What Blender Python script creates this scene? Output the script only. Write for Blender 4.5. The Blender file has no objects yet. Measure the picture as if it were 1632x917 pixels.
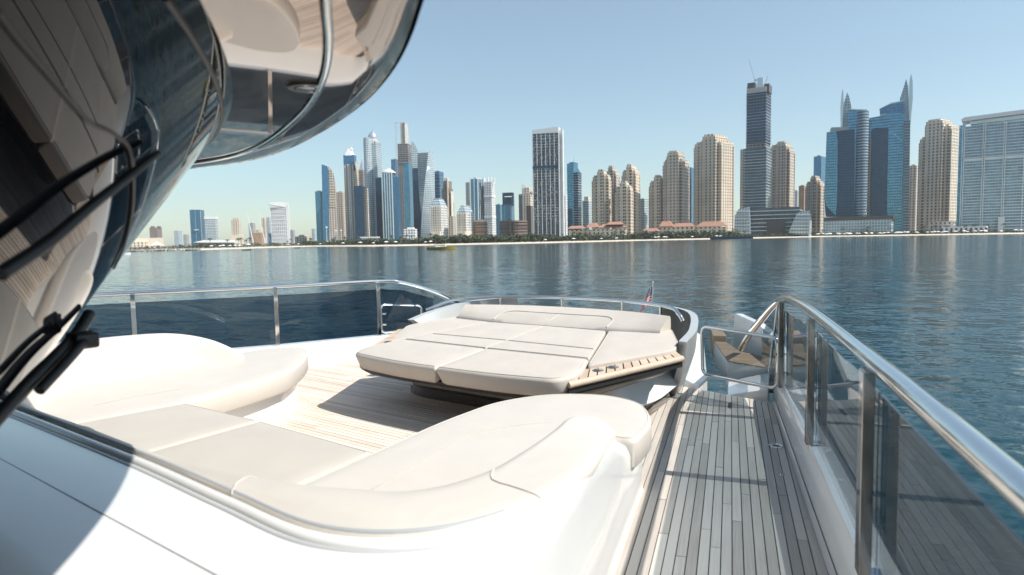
import bpy, bmesh, math, random
from mathutils import Vector, Matrix
random.seed(7)
SC = bpy.context.scene
COL = SC.collection
R = math.radians

# ------------------------------------------------------------------ camera, sky, sun, exposure
FPX = 1020.0                                   # focal length in pixels of the 1632 wide photograph
PITCH, YAW, ROLL, CAMZ = R(-4.29), R(18.9), 0.019, 1.5
fwd = Vector((-math.sin(YAW)*math.cos(PITCH), math.cos(YAW)*math.cos(PITCH), math.sin(PITCH)))
rgt = fwd.cross(Vector((0, 0, 1))).normalized()
upv = rgt.cross(fwd)
rgt, upv = rgt*math.cos(ROLL) - upv*math.sin(ROLL), upv*math.cos(ROLL) + rgt*math.sin(ROLL)
cam_d = bpy.data.cameras.new('camera')
cam = bpy.data.objects.new('camera', cam_d)
COL.objects.link(cam)
cam_d.sensor_width = 36
cam_d.lens = FPX/1632*36
cam_d.clip_start, cam_d.clip_end = 0.05, 20000
m = Matrix((rgt, upv, -fwd)).transposed().to_4x4()
m.translation = Vector((0, 0, CAMZ))
cam.matrix_world = m
SC.camera = cam
cam_d.dof.use_dof = True                       # ordinary lens focused on the sunpad and beyond
cam_d.dof.focus_distance = 9.0
cam_d.dof.aperture_fstop = 2.8

SUN_EL, SUN_AZ = R(48.9), R(91.6)              # azimuth clockwise from +Y
world = bpy.data.worlds.new('World')
SC.world = world
world.use_nodes = True
wn = world.node_tree
bg = wn.nodes['Background']
sky = wn.nodes.new('ShaderNodeTexSky')
sky.sky_type = 'NISHITA'
sky.sun_disc = False
sky.sun_elevation = SUN_EL
sky.sun_rotation = SUN_AZ
sky.altitude = 0
sky.air_density = 1.0
sky.dust_density = 0.6
sky.ozone_density = 2.0
wb = wn.nodes.new('ShaderNodeMix')                 # uniform white balance of the whole sky
wb.data_type, wb.blend_type = 'RGBA', 'MULTIPLY'
wb.inputs[0].default_value = 1
wb.inputs[7].default_value = (.98, 1.035, .935, 1)
wn.links.new(sky.outputs[0], wb.inputs[6])
veil = wn.nodes.new('ShaderNodeMix')               # even thin haze over the whole sky
veil.data_type = 'RGBA'
veil.inputs[0].default_value = .20
veil.inputs[7].default_value = (3.5, 4.05, 4.35, 1)
wn.links.new(wb.outputs[2], veil.inputs[6])
wn.links.new(veil.outputs[2], bg.inputs[0])
bg.inputs[1].default_value = 0.13
sun_d = bpy.data.lights.new('sun', 'SUN')
sun_d.energy = 5.0
sun_d.angle = R(0.5)
sun_d.color = (1.0, 0.95, 0.87)
sun = bpy.data.objects.new('sun', sun_d)
COL.objects.link(sun)
sv = Vector((math.sin(SUN_AZ)*math.cos(SUN_EL), math.cos(SUN_AZ)*math.cos(SUN_EL), math.sin(SUN_EL)))
sun.rotation_euler = (-sv).to_track_quat('-Z', 'Y').to_euler()
sun.location = sv*60
SC.view_settings.view_transform = 'Standard'
SC.view_settings.look = 'None'
SC.view_settings.gamma = 1
SC.view_settings.exposure = 0.40
SC.cycles.use_denoising = True
SC.cycles.max_bounces = 10
SC.cycles.transparent_max_bounces = 16
SC.cycles.caustics_reflective = False
SC.cycles.caustics_refractive = False
SC.cycles.sample_clamp_indirect = 6

# ------------------------------------------------------------------ helpers
def nt(name):
    mt = bpy.data.materials.new(name)
    mt.use_nodes = True
    return mt, mt.node_tree, mt.node_tree.nodes['Principled BSDF']

def pset(b, col=None, rough=None, metal=None, spec=None, coat=None, ior=None):
    if col is not None: b.inputs['Base Color'].default_value = (*col, 1)
    if rough is not None: b.inputs['Roughness'].default_value = rough
    if metal is not None: b.inputs['Metallic'].default_value = metal
    if spec is not None: b.inputs['Specular IOR Level'].default_value = spec
    if coat is not None:
        b.inputs['Coat Weight'].default_value = coat
        b.inputs['Coat Roughness'].default_value = 0.02
    if ior is not None: b.inputs['IOR'].default_value = ior

def N(t, typ, **kw):
    n = t.nodes.new(typ)
    for k, v in kw.items():
        setattr(n, k, v)
    return n

def math_n(t, op, a, b=None):
    n = N(t, 'ShaderNodeMath', operation=op)
    for i, v in enumerate((a, b)):
        if v is None: continue
        if isinstance(v, (int, float)): n.inputs[i].default_value = v
        else: t.links.new(v, n.inputs[i])
    return n.outputs[0]

def ramp2(t, fac, c0, c1, p0=0.0, p1=1.0):
    n = N(t, 'ShaderNodeValToRGB')
    n.color_ramp.elements[0].position, n.color_ramp.elements[1].position = p0, p1
    n.color_ramp.elements[0].color, n.color_ramp.elements[1].color = (*c0, 1), (*c1, 1)
    t.links.new(fac, n.inputs[0])
    return n.outputs[0]

def simple(name, col, rough=0.5, metal=0.0, spec=0.5, coat=None, noise=0.0, nscale=8, bump=0.0, bscale=60, ior=None, crease=0.0):
    mt, t, b = nt(name)
    pset(b, col, rough, metal, spec, coat, ior)
    tc = N(t, 'ShaderNodeTexCoord')
    if noise:
        nz = N(t, 'ShaderNodeTexNoise')
        nz.inputs['Scale'].default_value = nscale
        nz.inputs['Detail'].default_value = 5
        t.links.new(tc.outputs['Object'], nz.inputs['Vector'])
        lo = tuple(c*(1-noise) for c in col); hi = tuple(min(1, c*(1+noise)) for c in col)
        t.links.new(ramp2(t, nz.outputs['Fac'], lo, hi, .3, .7), b.inputs['Base Color'])
    if bump:
        nb = N(t, 'ShaderNodeTexNoise')
        nb.inputs['Scale'].default_value = bscale
        nb.inputs['Detail'].default_value = 4
        t.links.new(tc.outputs['Object'], nb.inputs['Vector'])
        bp = N(t, 'ShaderNodeBump')
        bp.inputs['Strength'].default_value = bump
        bp.inputs['Distance'].default_value = 0.01
        t.links.new(nb.outputs['Fac'], bp.inputs['Height'])
        if crease:                                   # slow sagging and pull creases of upholstery
            n3 = N(t, 'ShaderNodeTexNoise'); n3.inputs['Scale'].default_value = 3.2; n3.inputs['Detail'].default_value = 3
            n3.inputs['Distortion'].default_value = 1.2
            t.links.new(tc.outputs['Object'], n3.inputs['Vector'])
            b2 = N(t, 'ShaderNodeBump'); b2.inputs['Strength'].default_value = crease; b2.inputs['Distance'].default_value = .05
            t.links.new(n3.outputs['Fac'], b2.inputs['Height'])
            t.links.new(b2.outputs[0], bp.inputs['Normal'])
        t.links.new(bp.outputs[0], b.inputs['Normal'])
    return mt

class MB:
    def __init__(s):
        s.v, s.f, s.uv = [], [], []
    def add(s, vs, fs, uvs=None):
        o = len(s.v)
        s.v += [tuple(v) for v in vs]
        for i, f in enumerate(fs):
            s.f.append([o+k for k in f])
            s.uv.append(uvs[i] if uvs else [(0, 0)]*len(f))
        return s
    def box(s, x0, x1, y0, y1, z0, z1):
        return s.prism([(x0, y0), (x1, y0), (x1, y1), (x0, y1)], z0, z1)
    def prism(s, poly, z0, z1, top=None, bottom=True, u0=0.0):
        """poly counter-clockwise; top: other plan polygon for the upper ring; z1 may be a list"""
        n = len(poly); top = top or poly
        zt = z1 if isinstance(z1, (list, tuple)) else [z1]*n
        zb = z0 if isinstance(z0, (list, tuple)) else [z0]*n
        vs = [(p[0], p[1], zb[i]) for i, p in enumerate(poly)] + [(p[0], p[1], zt[i]) for i, p in enumerate(top)]
        fs, us = [], []
        u = u0
        for i in range(n):
            j = (i+1) % n
            L = math.hypot(poly[j][0]-poly[i][0], poly[j][1]-poly[i][1])
            fs.append([i, j, n+j, n+i]); us.append([(u, zb[i]), (u+L, zb[j]), (u+L, zt[j]), (u, zt[i])])
            u += L
        fs.append(list(range(n, 2*n))); us.append([(-1, -1)]*n)
        if bottom:
            fs.append(list(range(n-1, -1, -1))); us.append([(-1, -1)]*n)
        return s.add(vs, fs, us)
    def polyx(s, pts, y0, y1):
        """outline in the xz plane (any order kept), extruded from y0 to y1, uv = (x, z)"""
        a = sum(pts[i][0]*pts[(i+1) % len(pts)][1]-pts[(i+1) % len(pts)][0]*pts[i][1] for i in range(len(pts)))
        if a < 0: pts = pts[::-1]
        n = len(pts)
        vs = [(x, y0, z) for x, z in pts] + [(x, y1, z) for x, z in pts]
        fs = [list(range(n)), list(range(2*n-1, n-1, -1))]
        us = [[p for p in pts], [pts[k] for k in range(n-1, -1, -1)]]
        for i in range(n):
            j = (i+1) % n
            fs.append([j, i, n+i, n+j])
            us.append([(y0, pts[j][1]), (y0, pts[i][1]), (y1, pts[i][1]), (y1, pts[j][1])])
        return s.add(vs, fs, us)
    def grid(s, rows, closed_u=False, closed_v=False):
        nr, nc = len(rows), len(rows[0])
        vs = [p for r in rows for p in r]
        fs, us = [], []
        for i in range(nr if closed_v else nr-1):
            for j in range(nc if closed_u else nc-1):
                i2, j2 = (i+1) % nr, (j+1) % nc
                fs.append([i*nc+j, i*nc+j2, i2*nc+j2, i2*nc+j])
                us.append([(j/nc, i/nr), ((j+1)/nc, i/nr), ((j+1)/nc, (i+1)/nr), (j/nc, (i+1)/nr)])
        return s.add(vs, fs, us)
    def tube(s, path, r, n=10, closed=False, cap=True):
        P = [Vector(p) for p in path]
        rr = r if isinstance(r, (list, tuple)) else [r]*len(P)
        rows, prev = [], None
        for i, p in enumerate(P):
            a = P[i-1] if (i > 0 or closed) else p
            b = P[(i+1) % len(P)] if (i < len(P)-1 or closed) else p
            d = (b-a).normalized()
            if prev is None:
                ref = Vector((0, 0, 1)) if abs(d.z) < .9 else Vector((1, 0, 0))
                x = d.cross(ref).normalized()
            else:
                x = (prev - d*prev.dot(d)).normalized()
            prev = x
            y = d.cross(x)
            rows.append([p + (x*math.cos(k*2*math.pi/n) + y*math.sin(k*2*math.pi/n))*rr[i] for k in range(n)])
        o = len(s.v)
        s.grid([[tuple(q) for q in r_] for r_ in rows], closed_u=True, closed_v=closed)
        if cap and not closed:
            s.f.append([o+k for k in range(n-1, -1, -1)]); s.uv.append([(0, 0)]*n)
            e = o+(len(P)-1)*n
            s.f.append([e+k for k in range(n)]); s.uv.append([(0, 0)]*n)
        return s
    def lathe(s, prof, n=16, c=(0, 0), sy=1.0):
        rows = []
        for r, z in prof:
            rows.append([(c[0]+r*math.cos(2*math.pi*k/n), c[1]+sy*r*math.sin(2*math.pi*k/n), z) for k in range(n)])
        o = len(s.f)
        s.grid(rows, closed_u=True)
        for fi in range(o, len(s.f)):
            f = s.f[fi]
            k = (fi-o) % n; row = (fi-o)//n
            r0 = max(prof[row][0], prof[row+1][0])
            u0, u1 = 2*math.pi*r0*k/n, 2*math.pi*r0*(k+1)/n
            s.uv[fi] = [(u0, prof[row][1]), (u1, prof[row][1]), (u1, prof[row+1][1]), (u0, prof[row+1][1])]
        e = len(s.v)-n
        s.f.append([e+k for k in range(n)]); s.uv.append([(-1, -1)]*n)
        return s
    def mesh(s, name, smooth=None):
        me = bpy.data.meshes.new(name)
        me.from_pydata(s.v, [], s.f)
        ul = me.uv_layers.new(name='UVMap')
        k = 0
        for p, u in zip(me.polygons, s.uv):
            for a in range(len(p.vertices)):
                ul.data[p.loop_start+a].uv = u[a]
        if smooth is not None:
            me.polygons.foreach_set('use_smooth', [True]*len(me.polygons))
            me.set_sharp_from_angle(angle=R(smooth))
        me.validate()
        me.update()
        return me
    def build(s, name, mat, parent=None, smooth=None, bevel=0.0, fixn=True):
        me = s.mesh(name, None if bevel else smooth)
        if fixn or bevel:
            bm = bmesh.new(); bm.from_mesh(me)
            if fixn: bmesh.ops.recalc_face_normals(bm, faces=bm.faces)
            if bevel:
                ed = [e for e in bm.edges if len(e.link_faces) == 2 and e.calc_face_angle(0) > .5]
                bmesh.ops.bevel(bm, geom=ed, offset=bevel, segments=3, profile=.5, affect='EDGES', clamp_overlap=True)
            bm.to_mesh(me); bm.free()
            if bevel or smooth is not None:
                me.polygons.foreach_set('use_smooth', [True]*len(me.polygons))
                me.set_sharp_from_angle(angle=R(smooth or 35))
        me.materials.append(M[mat] if isinstance(mat, str) else mat)
        o = bpy.data.objects.new(name, me)
        COL.objects.link(o)
        if bevel: o.modifiers.new('weighted_normals', 'WEIGHTED_NORMAL').keep_sharp = True
        if parent: o.parent = parent
        return o

def tag(o, label=None, cat=None, group=None, kind=None):
    if label: o['label'] = label
    if cat: o['category'] = cat
    if group: o['group'] = group
    if kind: o['kind'] = kind
    return o

def empty(name, loc=(0, 0, 0), rz=0.0):
    o = bpy.data.objects.new(name, None)
    COL.objects.link(o)
    o.location = loc
    o.rotation_euler = (0, 0, rz)
    o.empty_display_size = .2
    return o

def copy_tree(o, parent=None):
    c = o.copy(); COL.objects.link(c); c.parent = parent
    for ch in [x for x in o.children]:
        copy_tree(ch, c)
    return c

def catmull(pts, n=8, closed=False):
    P = [Vector(p) for p in pts]; out = []
    L = len(P)
    rng = range(L) if closed else range(L-1)
    for i in rng:
        p0 = P[(i-1) % L] if (i > 0 or closed) else P[0]*2-P[1]
        p1, p2 = P[i], P[(i+1) % L]
        p3 = P[(i+2) % L] if (i+2 < L or closed) else P[-1]*2-P[-2]
        for k in range(n):
            t = k/n
            out.append(.5*((2*p1)+(-p0+p2)*t+(2*p0-5*p1+4*p2-p3)*t*t+(-p0+3*p1-3*p2+p3)*t**3))
    if not closed: out.append(P[-1])
    return out

def rounded(poly, rad, n=6):
    """round the corners of a plan polygon; rad may be a list"""
    out = []; L = len(poly)
    for i in range(L):
        p = Vector(poly[i]); a = Vector(poly[i-1]); b = Vector(poly[(i+1) % L])
        r = rad[i] if isinstance(rad, (list, tuple)) else rad
        da, db = (a-p), (b-p)
        r1 = min(r, da.length*.48, db.length*.48)
        if r1 < 1e-4:
            out.append(tuple(p)); continue
        q0, q1 = p+da.normalized()*r1, p+db.normalized()*r1
        for k in range(n+1):
            t = k/n
            out.append(tuple(q0*(1-t)**2 + p*2*t*(1-t) + q1*t*t))
    return out

def inset(poly, d):
    n = len(poly); out = []
    area = sum(poly[i][0]*poly[(i+1) % n][1]-poly[(i+1) % n][0]*poly[i][1] for i in range(n))
    sg = 1 if area > 0 else -1
    for i in range(n):
        a, p, b = Vector(poly[i-1]), Vector(poly[i]), Vector(poly[(i+1) % n])
        e1 = (p-a); e2 = (b-p)
        if e1.length < 1e-6: e1 = e2
        if e2.length < 1e-6: e2 = e1
        n1 = Vector((-e1.y, e1.x)).normalized()*sg; n2 = Vector((-e2.y, e2.x)).normalized()*sg
        nn = n1+n2
        nn = nn.normalized() if nn.length > 1e-6 else n1
        out.append(tuple(p+nn*d/max(.5, nn.dot(n1))))
    return out

def cushion(mb, poly, rad, zf, th, r=0.03, puff=0.006, rb=0.015, lean=0.0):
    """upholstered slab: corner outline poly with corner radii, zf(t,s) top height, thickness th, rounded rim of radius r"""
    rads = list(rad) if isinstance(rad, (list, tuple)) else [rad]*len(poly)
    rings = []
    prof = [(rb+lean, -th), (lean, -th+rb)]
    for k in range(6):
        a = k/5*math.pi/2
        prof.append((r*(1-math.cos(a)), -r+r*math.sin(a)))
    prof += [(r+.02, puff*.45), (r+.05, puff*.8), (r+.085, puff)]
    for d, dz in prof:
        pp = rounded(inset(poly, d), [max(q-d*.6, .012) for q in rads])
        rings.append([(p[0], p[1], zf(*p)+dz) for p in pp])
    n = len(rings[0]); o = len(mb.v)
    mb.grid(rings, closed_u=True)
    mb.f.append([o+(len(rings)-1)*n+k for k in range(n)]); mb.uv.append([(0, 0)]*n)
    mb.f.append([o+k for k in range(n-1, -1, -1)]); mb.uv.append([(0, 0)]*n)
    return mb

def piping(obj, poly, rad, zf, mat, r=.03, pr=.0035, dz=0.0):
    """raised seam round the top rim of a cushion, a part of that cushion"""
    rads = list(rad) if isinstance(rad, (list, tuple)) else [rad]*len(poly)
    d = r*.62
    pp = rounded(inset(poly, d), [max(q-d*.6, .012) for q in rads])
    pts = [(p[0], p[1], zf(*p)-r*.07+dz) for p in pp]
    return MB().tube(pts, pr, 6, closed=True).build('piping', mat, obj, smooth=60)

# boat frame: t across, s forward; world = O + rotation by -17 degrees
BO, BA = Vector((-2.17, 4.55)), R(17)
def W2(t, s):
    return (BO.x + t*math.cos(BA)+s*math.sin(BA), BO.y - t*math.sin(BA)+s*math.cos(BA))
def T2(x, y):
    dx, dy = x-BO.x, y-BO.y
    return (dx*math.cos(BA)-dy*math.sin(BA), dx*math.sin(BA)+dy*math.cos(BA))
def boat_empty(name):
    return empty(name, (BO.x, BO.y, 0), -BA)

# ------------------------------------------------------------------ materials
M = {}
M['gelcoat'] = simple('white gelcoat', (.72, .72, .71), .22, spec=.5, coat=.5, noise=.02, nscale=3)
M['gelcoat_grey'] = simple('pale grey gelcoat', (.46, .475, .485), .3, coat=.4, noise=.03, nscale=3)
M['dark_gelcoat'] = simple('charcoal gelcoat', (.045, .045, .047), .22, coat=.5)
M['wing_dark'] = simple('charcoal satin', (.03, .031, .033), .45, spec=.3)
M['leather'] = simple('ivory upholstery', (.57, .53, .48), .48, spec=.35, noise=.025, nscale=5, bump=.08, bscale=220, crease=.07)
M['leather_seat'] = simple('cream seat upholstery', (.505, .465, .415), .5, spec=.35, noise=.03, nscale=4, bump=.08, bscale=220, crease=.07)
M['pad_fabric'] = simple('stone sunpad upholstery', (.52, .475, .425), .62, spec=.3, noise=.04, nscale=4, bump=.14, bscale=160, crease=.12)
M['chrome'] = simple('polished steel', (.74, .74, .73), .06, metal=1, noise=.03, nscale=30)
M['reflection_steel'] = simple('steel with dark deck reflection', (.30, .285, .27), .08, metal=1, noise=.1, nscale=12)  # polished steel with the dark deck reflection put into its colour
M['rubber'] = simple('grey zipper rubber', (.36, .375, .39), .6)
M['black_rubber'] = simple('black rubber', (.012, .012, .013), .45)
M['caulk'] = simple('black deck caulk', (.012, .012, .012), .7)
M['bronze'] = simple('dark bronze lacquer', (.035, .026, .021), .015, coat=1.0, ior=2.1, noise=.1, nscale=2)
M['bronze_tray'] = simple('dark brown moulding', (.05, .042, .036), .3)

def teak(name, c0, c1, worn=.42):
    mt, t, b = nt(name)
    tc = N(t, 'ShaderNodeTexCoord'); oi = N(t, 'ShaderNodeObjectInfo')
    mp = N(t, 'ShaderNodeMapping'); mp.inputs['Scale'].default_value = (90, 2.5, 30)
    t.links.new(tc.outputs['Object'], mp.inputs[0])
    ad = N(t, 'ShaderNodeVectorMath', operation='ADD')
    cx = N(t, 'ShaderNodeCombineXYZ')
    t.links.new(math_n(t, 'MULTIPLY', oi.outputs['Random'], 91.0), cx.inputs[1])
    t.links.new(mp.outputs[0], ad.inputs[0]); t.links.new(cx.outputs[0], ad.inputs[1])
    nz = N(t, 'ShaderNodeTexNoise'); nz.inputs['Scale'].default_value = 1.0; nz.inputs['Detail'].default_value = 6
    nz.inputs['Roughness'].default_value = .65
    t.links.new(ad.outputs[0], nz.inputs['Vector'])
    n2 = N(t, 'ShaderNodeTexNoise'); n2.inputs['Scale'].default_value = 1.4; n2.inputs['Detail'].default_value = 7
    t.links.new(tc.outputs['Object'], n2.inputs['Vector'])
    f = math_n(t, 'ADD', math_n(t, 'MULTIPLY', nz.outputs['Fac'], .75), math_n(t, 'MULTIPLY', oi.outputs['Random'], .52))
    f = math_n(t, 'ADD', f, math_n(t, 'MULTIPLY', n2.outputs['Fac'], worn))
    t.links.new(ramp2(t, f, c0, c1, .40, 1.15), b.inputs['Base Color'])
    bp = N(t, 'ShaderNodeBump'); bp.inputs['Strength'].default_value = .25; bp.inputs['Distance'].default_value = .002
    t.links.new(nz.outputs['Fac'], bp.inputs['Height']); t.links.new(bp.outputs[0], b.inputs['Normal'])
    pset(b, rough=.62, spec=.3)
    return mt
M['teak_side'] = teak('weathered teak greyed by shade', (.34, .305, .27), (.57, .525, .475))  # weathered, with shade from the rail glass put into the grey
M['teak'] = teak('sunlit teak', (.50, .41, .335), (.76, .66, .57))  # lounge planks, strong sunlight put into a paler colour
M['teak_mid'] = teak('sanded teak', (.38, .29, .215), (.58, .47, .37))
M['teak_warm'] = teak('golden teak', (.25, .165, .105), (.38, .265, .175))

def glass_mat(name, tint, ior=1.5, rough=0.0):
    mt = bpy.data.materials.new(name); mt.use_nodes = True
    t = mt.node_tree; t.nodes.remove(t.nodes['Principled BSDF'])
    out = t.nodes['Material Output']
    tr = N(t, 'ShaderNodeBsdfTransparent'); tr.inputs[0].default_value = (*tint, 1)
    gl = N(t, 'ShaderNodeBsdfGlossy'); gl.inputs['Roughness'].default_value = rough
    gl.inputs[0].default_value = (1, 1, 1, 1)
    lw = N(t, 'ShaderNodeLayerWeight'); lw.inputs['Blend'].default_value = .5      # Schlick reflectance, the same from both sides
    f0_ = ((ior-1)/(ior+1))**2
    fre = math_n(t, 'ADD', math_n(t, 'MULTIPLY', math_n(t, 'POWER', lw.outputs['Facing'], 5.0), 1-f0_), f0_)
    sm = N(t, 'ShaderNodeTexNoise'); sm.inputs['Scale'].default_value = 7; sm.inputs['Detail'].default_value = 6
    t.links.new(N(t, 'ShaderNodeTexCoord').outputs['Object'], sm.inputs['Vector'])
    t.links.new(math_n(t, 'MULTIPLY', math_n(t, 'GREATER_THAN', sm.outputs['Fac'], .56), .035), gl.inputs['Roughness'])
    mx = N(t, 'ShaderNodeMixShader')
    t.links.new(math_n(t, 'MULTIPLY', fre, .82), mx.inputs[0]); t.links.new(tr.outputs[0], mx.inputs[1]); t.links.new(gl.outputs[0], mx.inputs[2])
    t.links.new(mx.outputs[0], out.inputs['Surface'])
    return mt
M['smoked_glass'] = glass_mat('smoked rail glass', (.50, .545, .57), 1.5)
M['smoked_dark'] = glass_mat('dark smoked rail glass', (.40, .47, .53), 1.5)  # left copy of the same rail glass, dimmer look put into the tint
M['windscreen'] = simple('black tinted windscreen glass', (.004, .0045, .006), .015, spec=.2, ior=1.42)

def sea_mat():
    mt, t, b = nt('gulf sea water')
    tc = N(t, 'ShaderNodeTexCoord')
    pset(b, (.006, .045, .062), .08, ior=1.33, spec=.2)
    acc = None
    for sc, stx, wgt, det in ((.05, 1.5, .06, 2), (.35, 1.6, .22, 3), (1.6, 1.6, .38, 3), (7.0, 1.4, .30, 2)):
        mp = N(t, 'ShaderNodeMapping')
        mp.inputs['Rotation'].default_value = (0, 0, R(24+sc*7))
        mp.inputs['Scale'].default_value = (sc/stx, sc*stx, 1)
        t.links.new(tc.outputs['Object'], mp.inputs[0])
        nz = N(t, 'ShaderNodeTexNoise'); nz.inputs['Scale'].default_value = 1; nz.inputs['Detail'].default_value = det
        nz.inputs['Distortion'].default_value = .6
        t.links.new(mp.outputs[0], nz.inputs['Vector'])
        sb = N(t, 'ShaderNodeVectorMath', operation='SUBTRACT'); sb.inputs[1].default_value = (.5, .5, .5)
        t.links.new(nz.outputs['Color'], sb.inputs[0])
        ml = N(t, 'ShaderNodeVectorMath', operation='MULTIPLY'); ml.inputs[1].default_value = (wgt, wgt, 0)
        t.links.new(sb.outputs[0], ml.inputs[0])
        if acc is None: acc = ml.outputs[0]
        else:
            ad = N(t, 'ShaderNodeVectorMath', operation='ADD'); t.links.new(acc, ad.inputs[0]); t.links.new(ml.outputs[0], ad.inputs[1]); acc = ad.outputs[0]
    # calmer and rougher patches of water
    gz = N(t, 'ShaderNodeTexNoise'); gz.inputs['Scale'].default_value = .018; gz.inputs['Detail'].default_value = 3
    t.links.new(tc.outputs['Object'], gz.inputs['Vector'])
    sc_ = N(t, 'ShaderNodeVectorMath', operation='SCALE'); t.links.new(acc, sc_.inputs[0])
    t.links.new(math_n(t, 'ADD', math_n(t, 'MULTIPLY', gz.outputs['Fac'], 1.1), .42), sc_.inputs['Scale'])
    up_ = N(t, 'ShaderNodeVectorMath', operation='ADD'); up_.inputs[1].default_value = (0, 0, 1)
    t.links.new(sc_.outputs[0], up_.inputs[0])
    nm = N(t, 'ShaderNodeVectorMath', operation='NORMALIZE'); t.links.new(up_.outputs[0], nm.inputs[0])
    t.links.new(nm.outputs[0], b.inputs['Normal'])
    pz = N(t, 'ShaderNodeTexNoise'); pz.inputs['Scale'].default_value = .006; pz.inputs['Detail'].default_value = 3
    t.links.new(tc.outputs['Object'], pz.inputs['Vector'])
    t.links.new(ramp2(t, pz.outputs['Fac'], (.002, .027, .038), (.006, .046, .062), .35, .65), b.inputs['Base Color'])
    return mt
M['sea'] = sea_mat()
M['sand'] = simple('pale beach sand', (.62, .54, .43), .9, noise=.12, nscale=.2)
M['city_ground'] = simple('dry city ground', (.30, .27, .23), .9, noise=.2, nscale=.05)
M['foliage'] = simple('shore foliage', (.055, .075, .035), .7, noise=.45, nscale=.25)
M['palm_leaf'] = simple('palm fronds', (.05, .07, .03), .6, noise=.35, nscale=.6)
M['palm_trunk'] = simple('palm trunk', (.16, .12, .085), .85, noise=.2, nscale=3)
M['rock'] = simple('grey rock', (.22, .20, .18), .9, noise=.3, nscale=.4)

def facade(name, wall, glass, fh=3.6, bw=4.0, wf=.55, hf=.55, grough=.12, gmetal=.35, jitter=.5, warm=None, stripe=0.0):
    """wall and window grid laid out in metres along the wall (uv)"""
    mt, t, b = nt(name)
    uv = N(t, 'ShaderNodeTexCoord').outputs['UV']
    sp = N(t, 'ShaderNodeSeparateXYZ'); t.links.new(uv, sp.inputs[0])
    u = math_n(t, 'DIVIDE', sp.outputs[0], bw); v = math_n(t, 'DIVIDE', sp.outputs[1], fh)
    mu = math_n(t, 'LESS_THAN', math_n(t, 'FRACT', math_n(t, 'ADD', u, 100.21)), wf)
    mv = math_n(t, 'LESS_THAN', math_n(t, 'FRACT', math_n(t, 'ADD', v, 100.3)), hf)
    mask = math_n(t, 'MULTIPLY', mu, mv)
    roof = math_n(t, 'GREATER_THAN', sp.outputs[1], -.5)
    mask = math_n(t, 'MULTIPLY', mask, roof)
    cx = N(t, 'ShaderNodeCombineXYZ')
    t.links.new(math_n(t, 'FLOOR', u), cx.inputs[0]); t.links.new(math_n(t, 'FLOOR', v), cx.inputs[1])
    wnz = N(t, 'ShaderNodeTexWhiteNoise', noise_dimensions='2D'); t.links.new(cx.outputs[0], wnz.inputs['Vector'])
    g0 = tuple(c*(1-jitter) for c in glass); g1 = tuple(min(1, c*(1+jitter)) for c in glass)
    gc = ramp2(t, wnz.outputs[0], g0, g1)
    nz = N(t, 'ShaderNodeTexNoise'); nz.inputs['Scale'].default_value = .05; nz.inputs['Detail'].default_value = 5
    t.links.new(N(t, 'ShaderNodeTexCoord').outputs['Object'], nz.inputs['Vector'])
    wc = ramp2(t, nz.outputs['Fac'], tuple(c*.86 for c in wall), tuple(min(1, c*1.1) for c in wall), .3, .7)
    mx = N(t, 'ShaderNodeMix', data_type='RGBA')
    t.links.new(mask, mx.inputs[0]); t.links.new(wc, mx.inputs[6]); t.links.new(gc, mx.inputs[7])
    t.links.new(mx.outputs[2], b.inputs['Base Color'])
    t.links.new(math_n(t, 'SUBTRACT', .75, math_n(t, 'MULTIPLY', mask, .75-grough)), b.inputs['Roughness'])
    t.links.new(math_n(t, 'MULTIPLY', mask, gmetal), b.inputs['Metallic'])
    bp = N(t, 'ShaderNodeBump'); bp.inputs['Strength'].default_value = .6; bp.inputs['Distance'].default_value = .3
    bp.invert = True
    t.links.new(mask, bp.inputs['Height']); t.links.new(bp.outputs[0], b.inputs['Normal'])
    return mt
DK = (.035, .05, .065)
M['f_beige'] = facade('beige stucco facade', (.62, .54, .44), (.07, .075, .08), 4.4, 5.0, .46, .6, .2, .1)
M['f_beige2'] = facade('sand stucco facade', (.66, .565, .45), (.09, .09, .09), 4.4, 5.6, .40, .6, .2, .1)
M['f_tan'] = facade('tan stucco facade', (.53, .46, .39), (.06, .065, .07), 4.4, 4.6, .46, .56, .2, .1)
M['f_white'] = facade('white tower facade', (.66, .67, .67), (.08, .12, .15), 3.5, 3.6, .55, .55, .15, .3)
M['f_grey'] = facade('grey tower facade', (.38, .39, .40), (.05, .07, .09), 3.6, 3.8, .55, .5, .15, .3)
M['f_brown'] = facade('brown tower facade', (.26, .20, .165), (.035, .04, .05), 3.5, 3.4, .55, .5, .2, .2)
M['f_orange'] = facade('terracotta facade', (.44, .29, .18), (.06, .055, .055), 3.5, 3.4, .5, .5, .2, .1)
M['f_blue'] = facade('blue curtain wall', (.05, .12, .19), (.06, .20, .36), 3.6, 2.6, .86, .80, .08, .7, .25)
M['f_teal'] = facade('teal curtain wall', (.06, .15, .21), (.10, .27, .40), 3.6, 2.6, .88, .80, .07, .75, .2)
M['f_navy'] = facade('navy curtain wall', (.012, .04, .075), (.012, .055, .115), 3.6, 2.6, .88, .80, .08, .5, .3)
M['f_pale'] = facade('pale glass facade', (.46, .51, .53), (.20, .30, .36), 3.6, 3.2, .7, .62, .1, .5, .3)
M['f_banded'] = facade('banded balcony facade', (.24, .29, .32), (.05, .10, .15), 3.6, 400, 1.0, .58, .12, .4, .3)
M['f_sky'] = facade('light blue balcony glazing', (.30, .38, .43), (.13, .26, .35), 3.6, 3.0, .8, .8, .1, .6, .45)
M['f_slab'] = facade('dark recessed glazing', (.10, .12, .14), (.045, .07, .095), 3.6, 3.2, .8, .75, .12, .4, .6)
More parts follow.
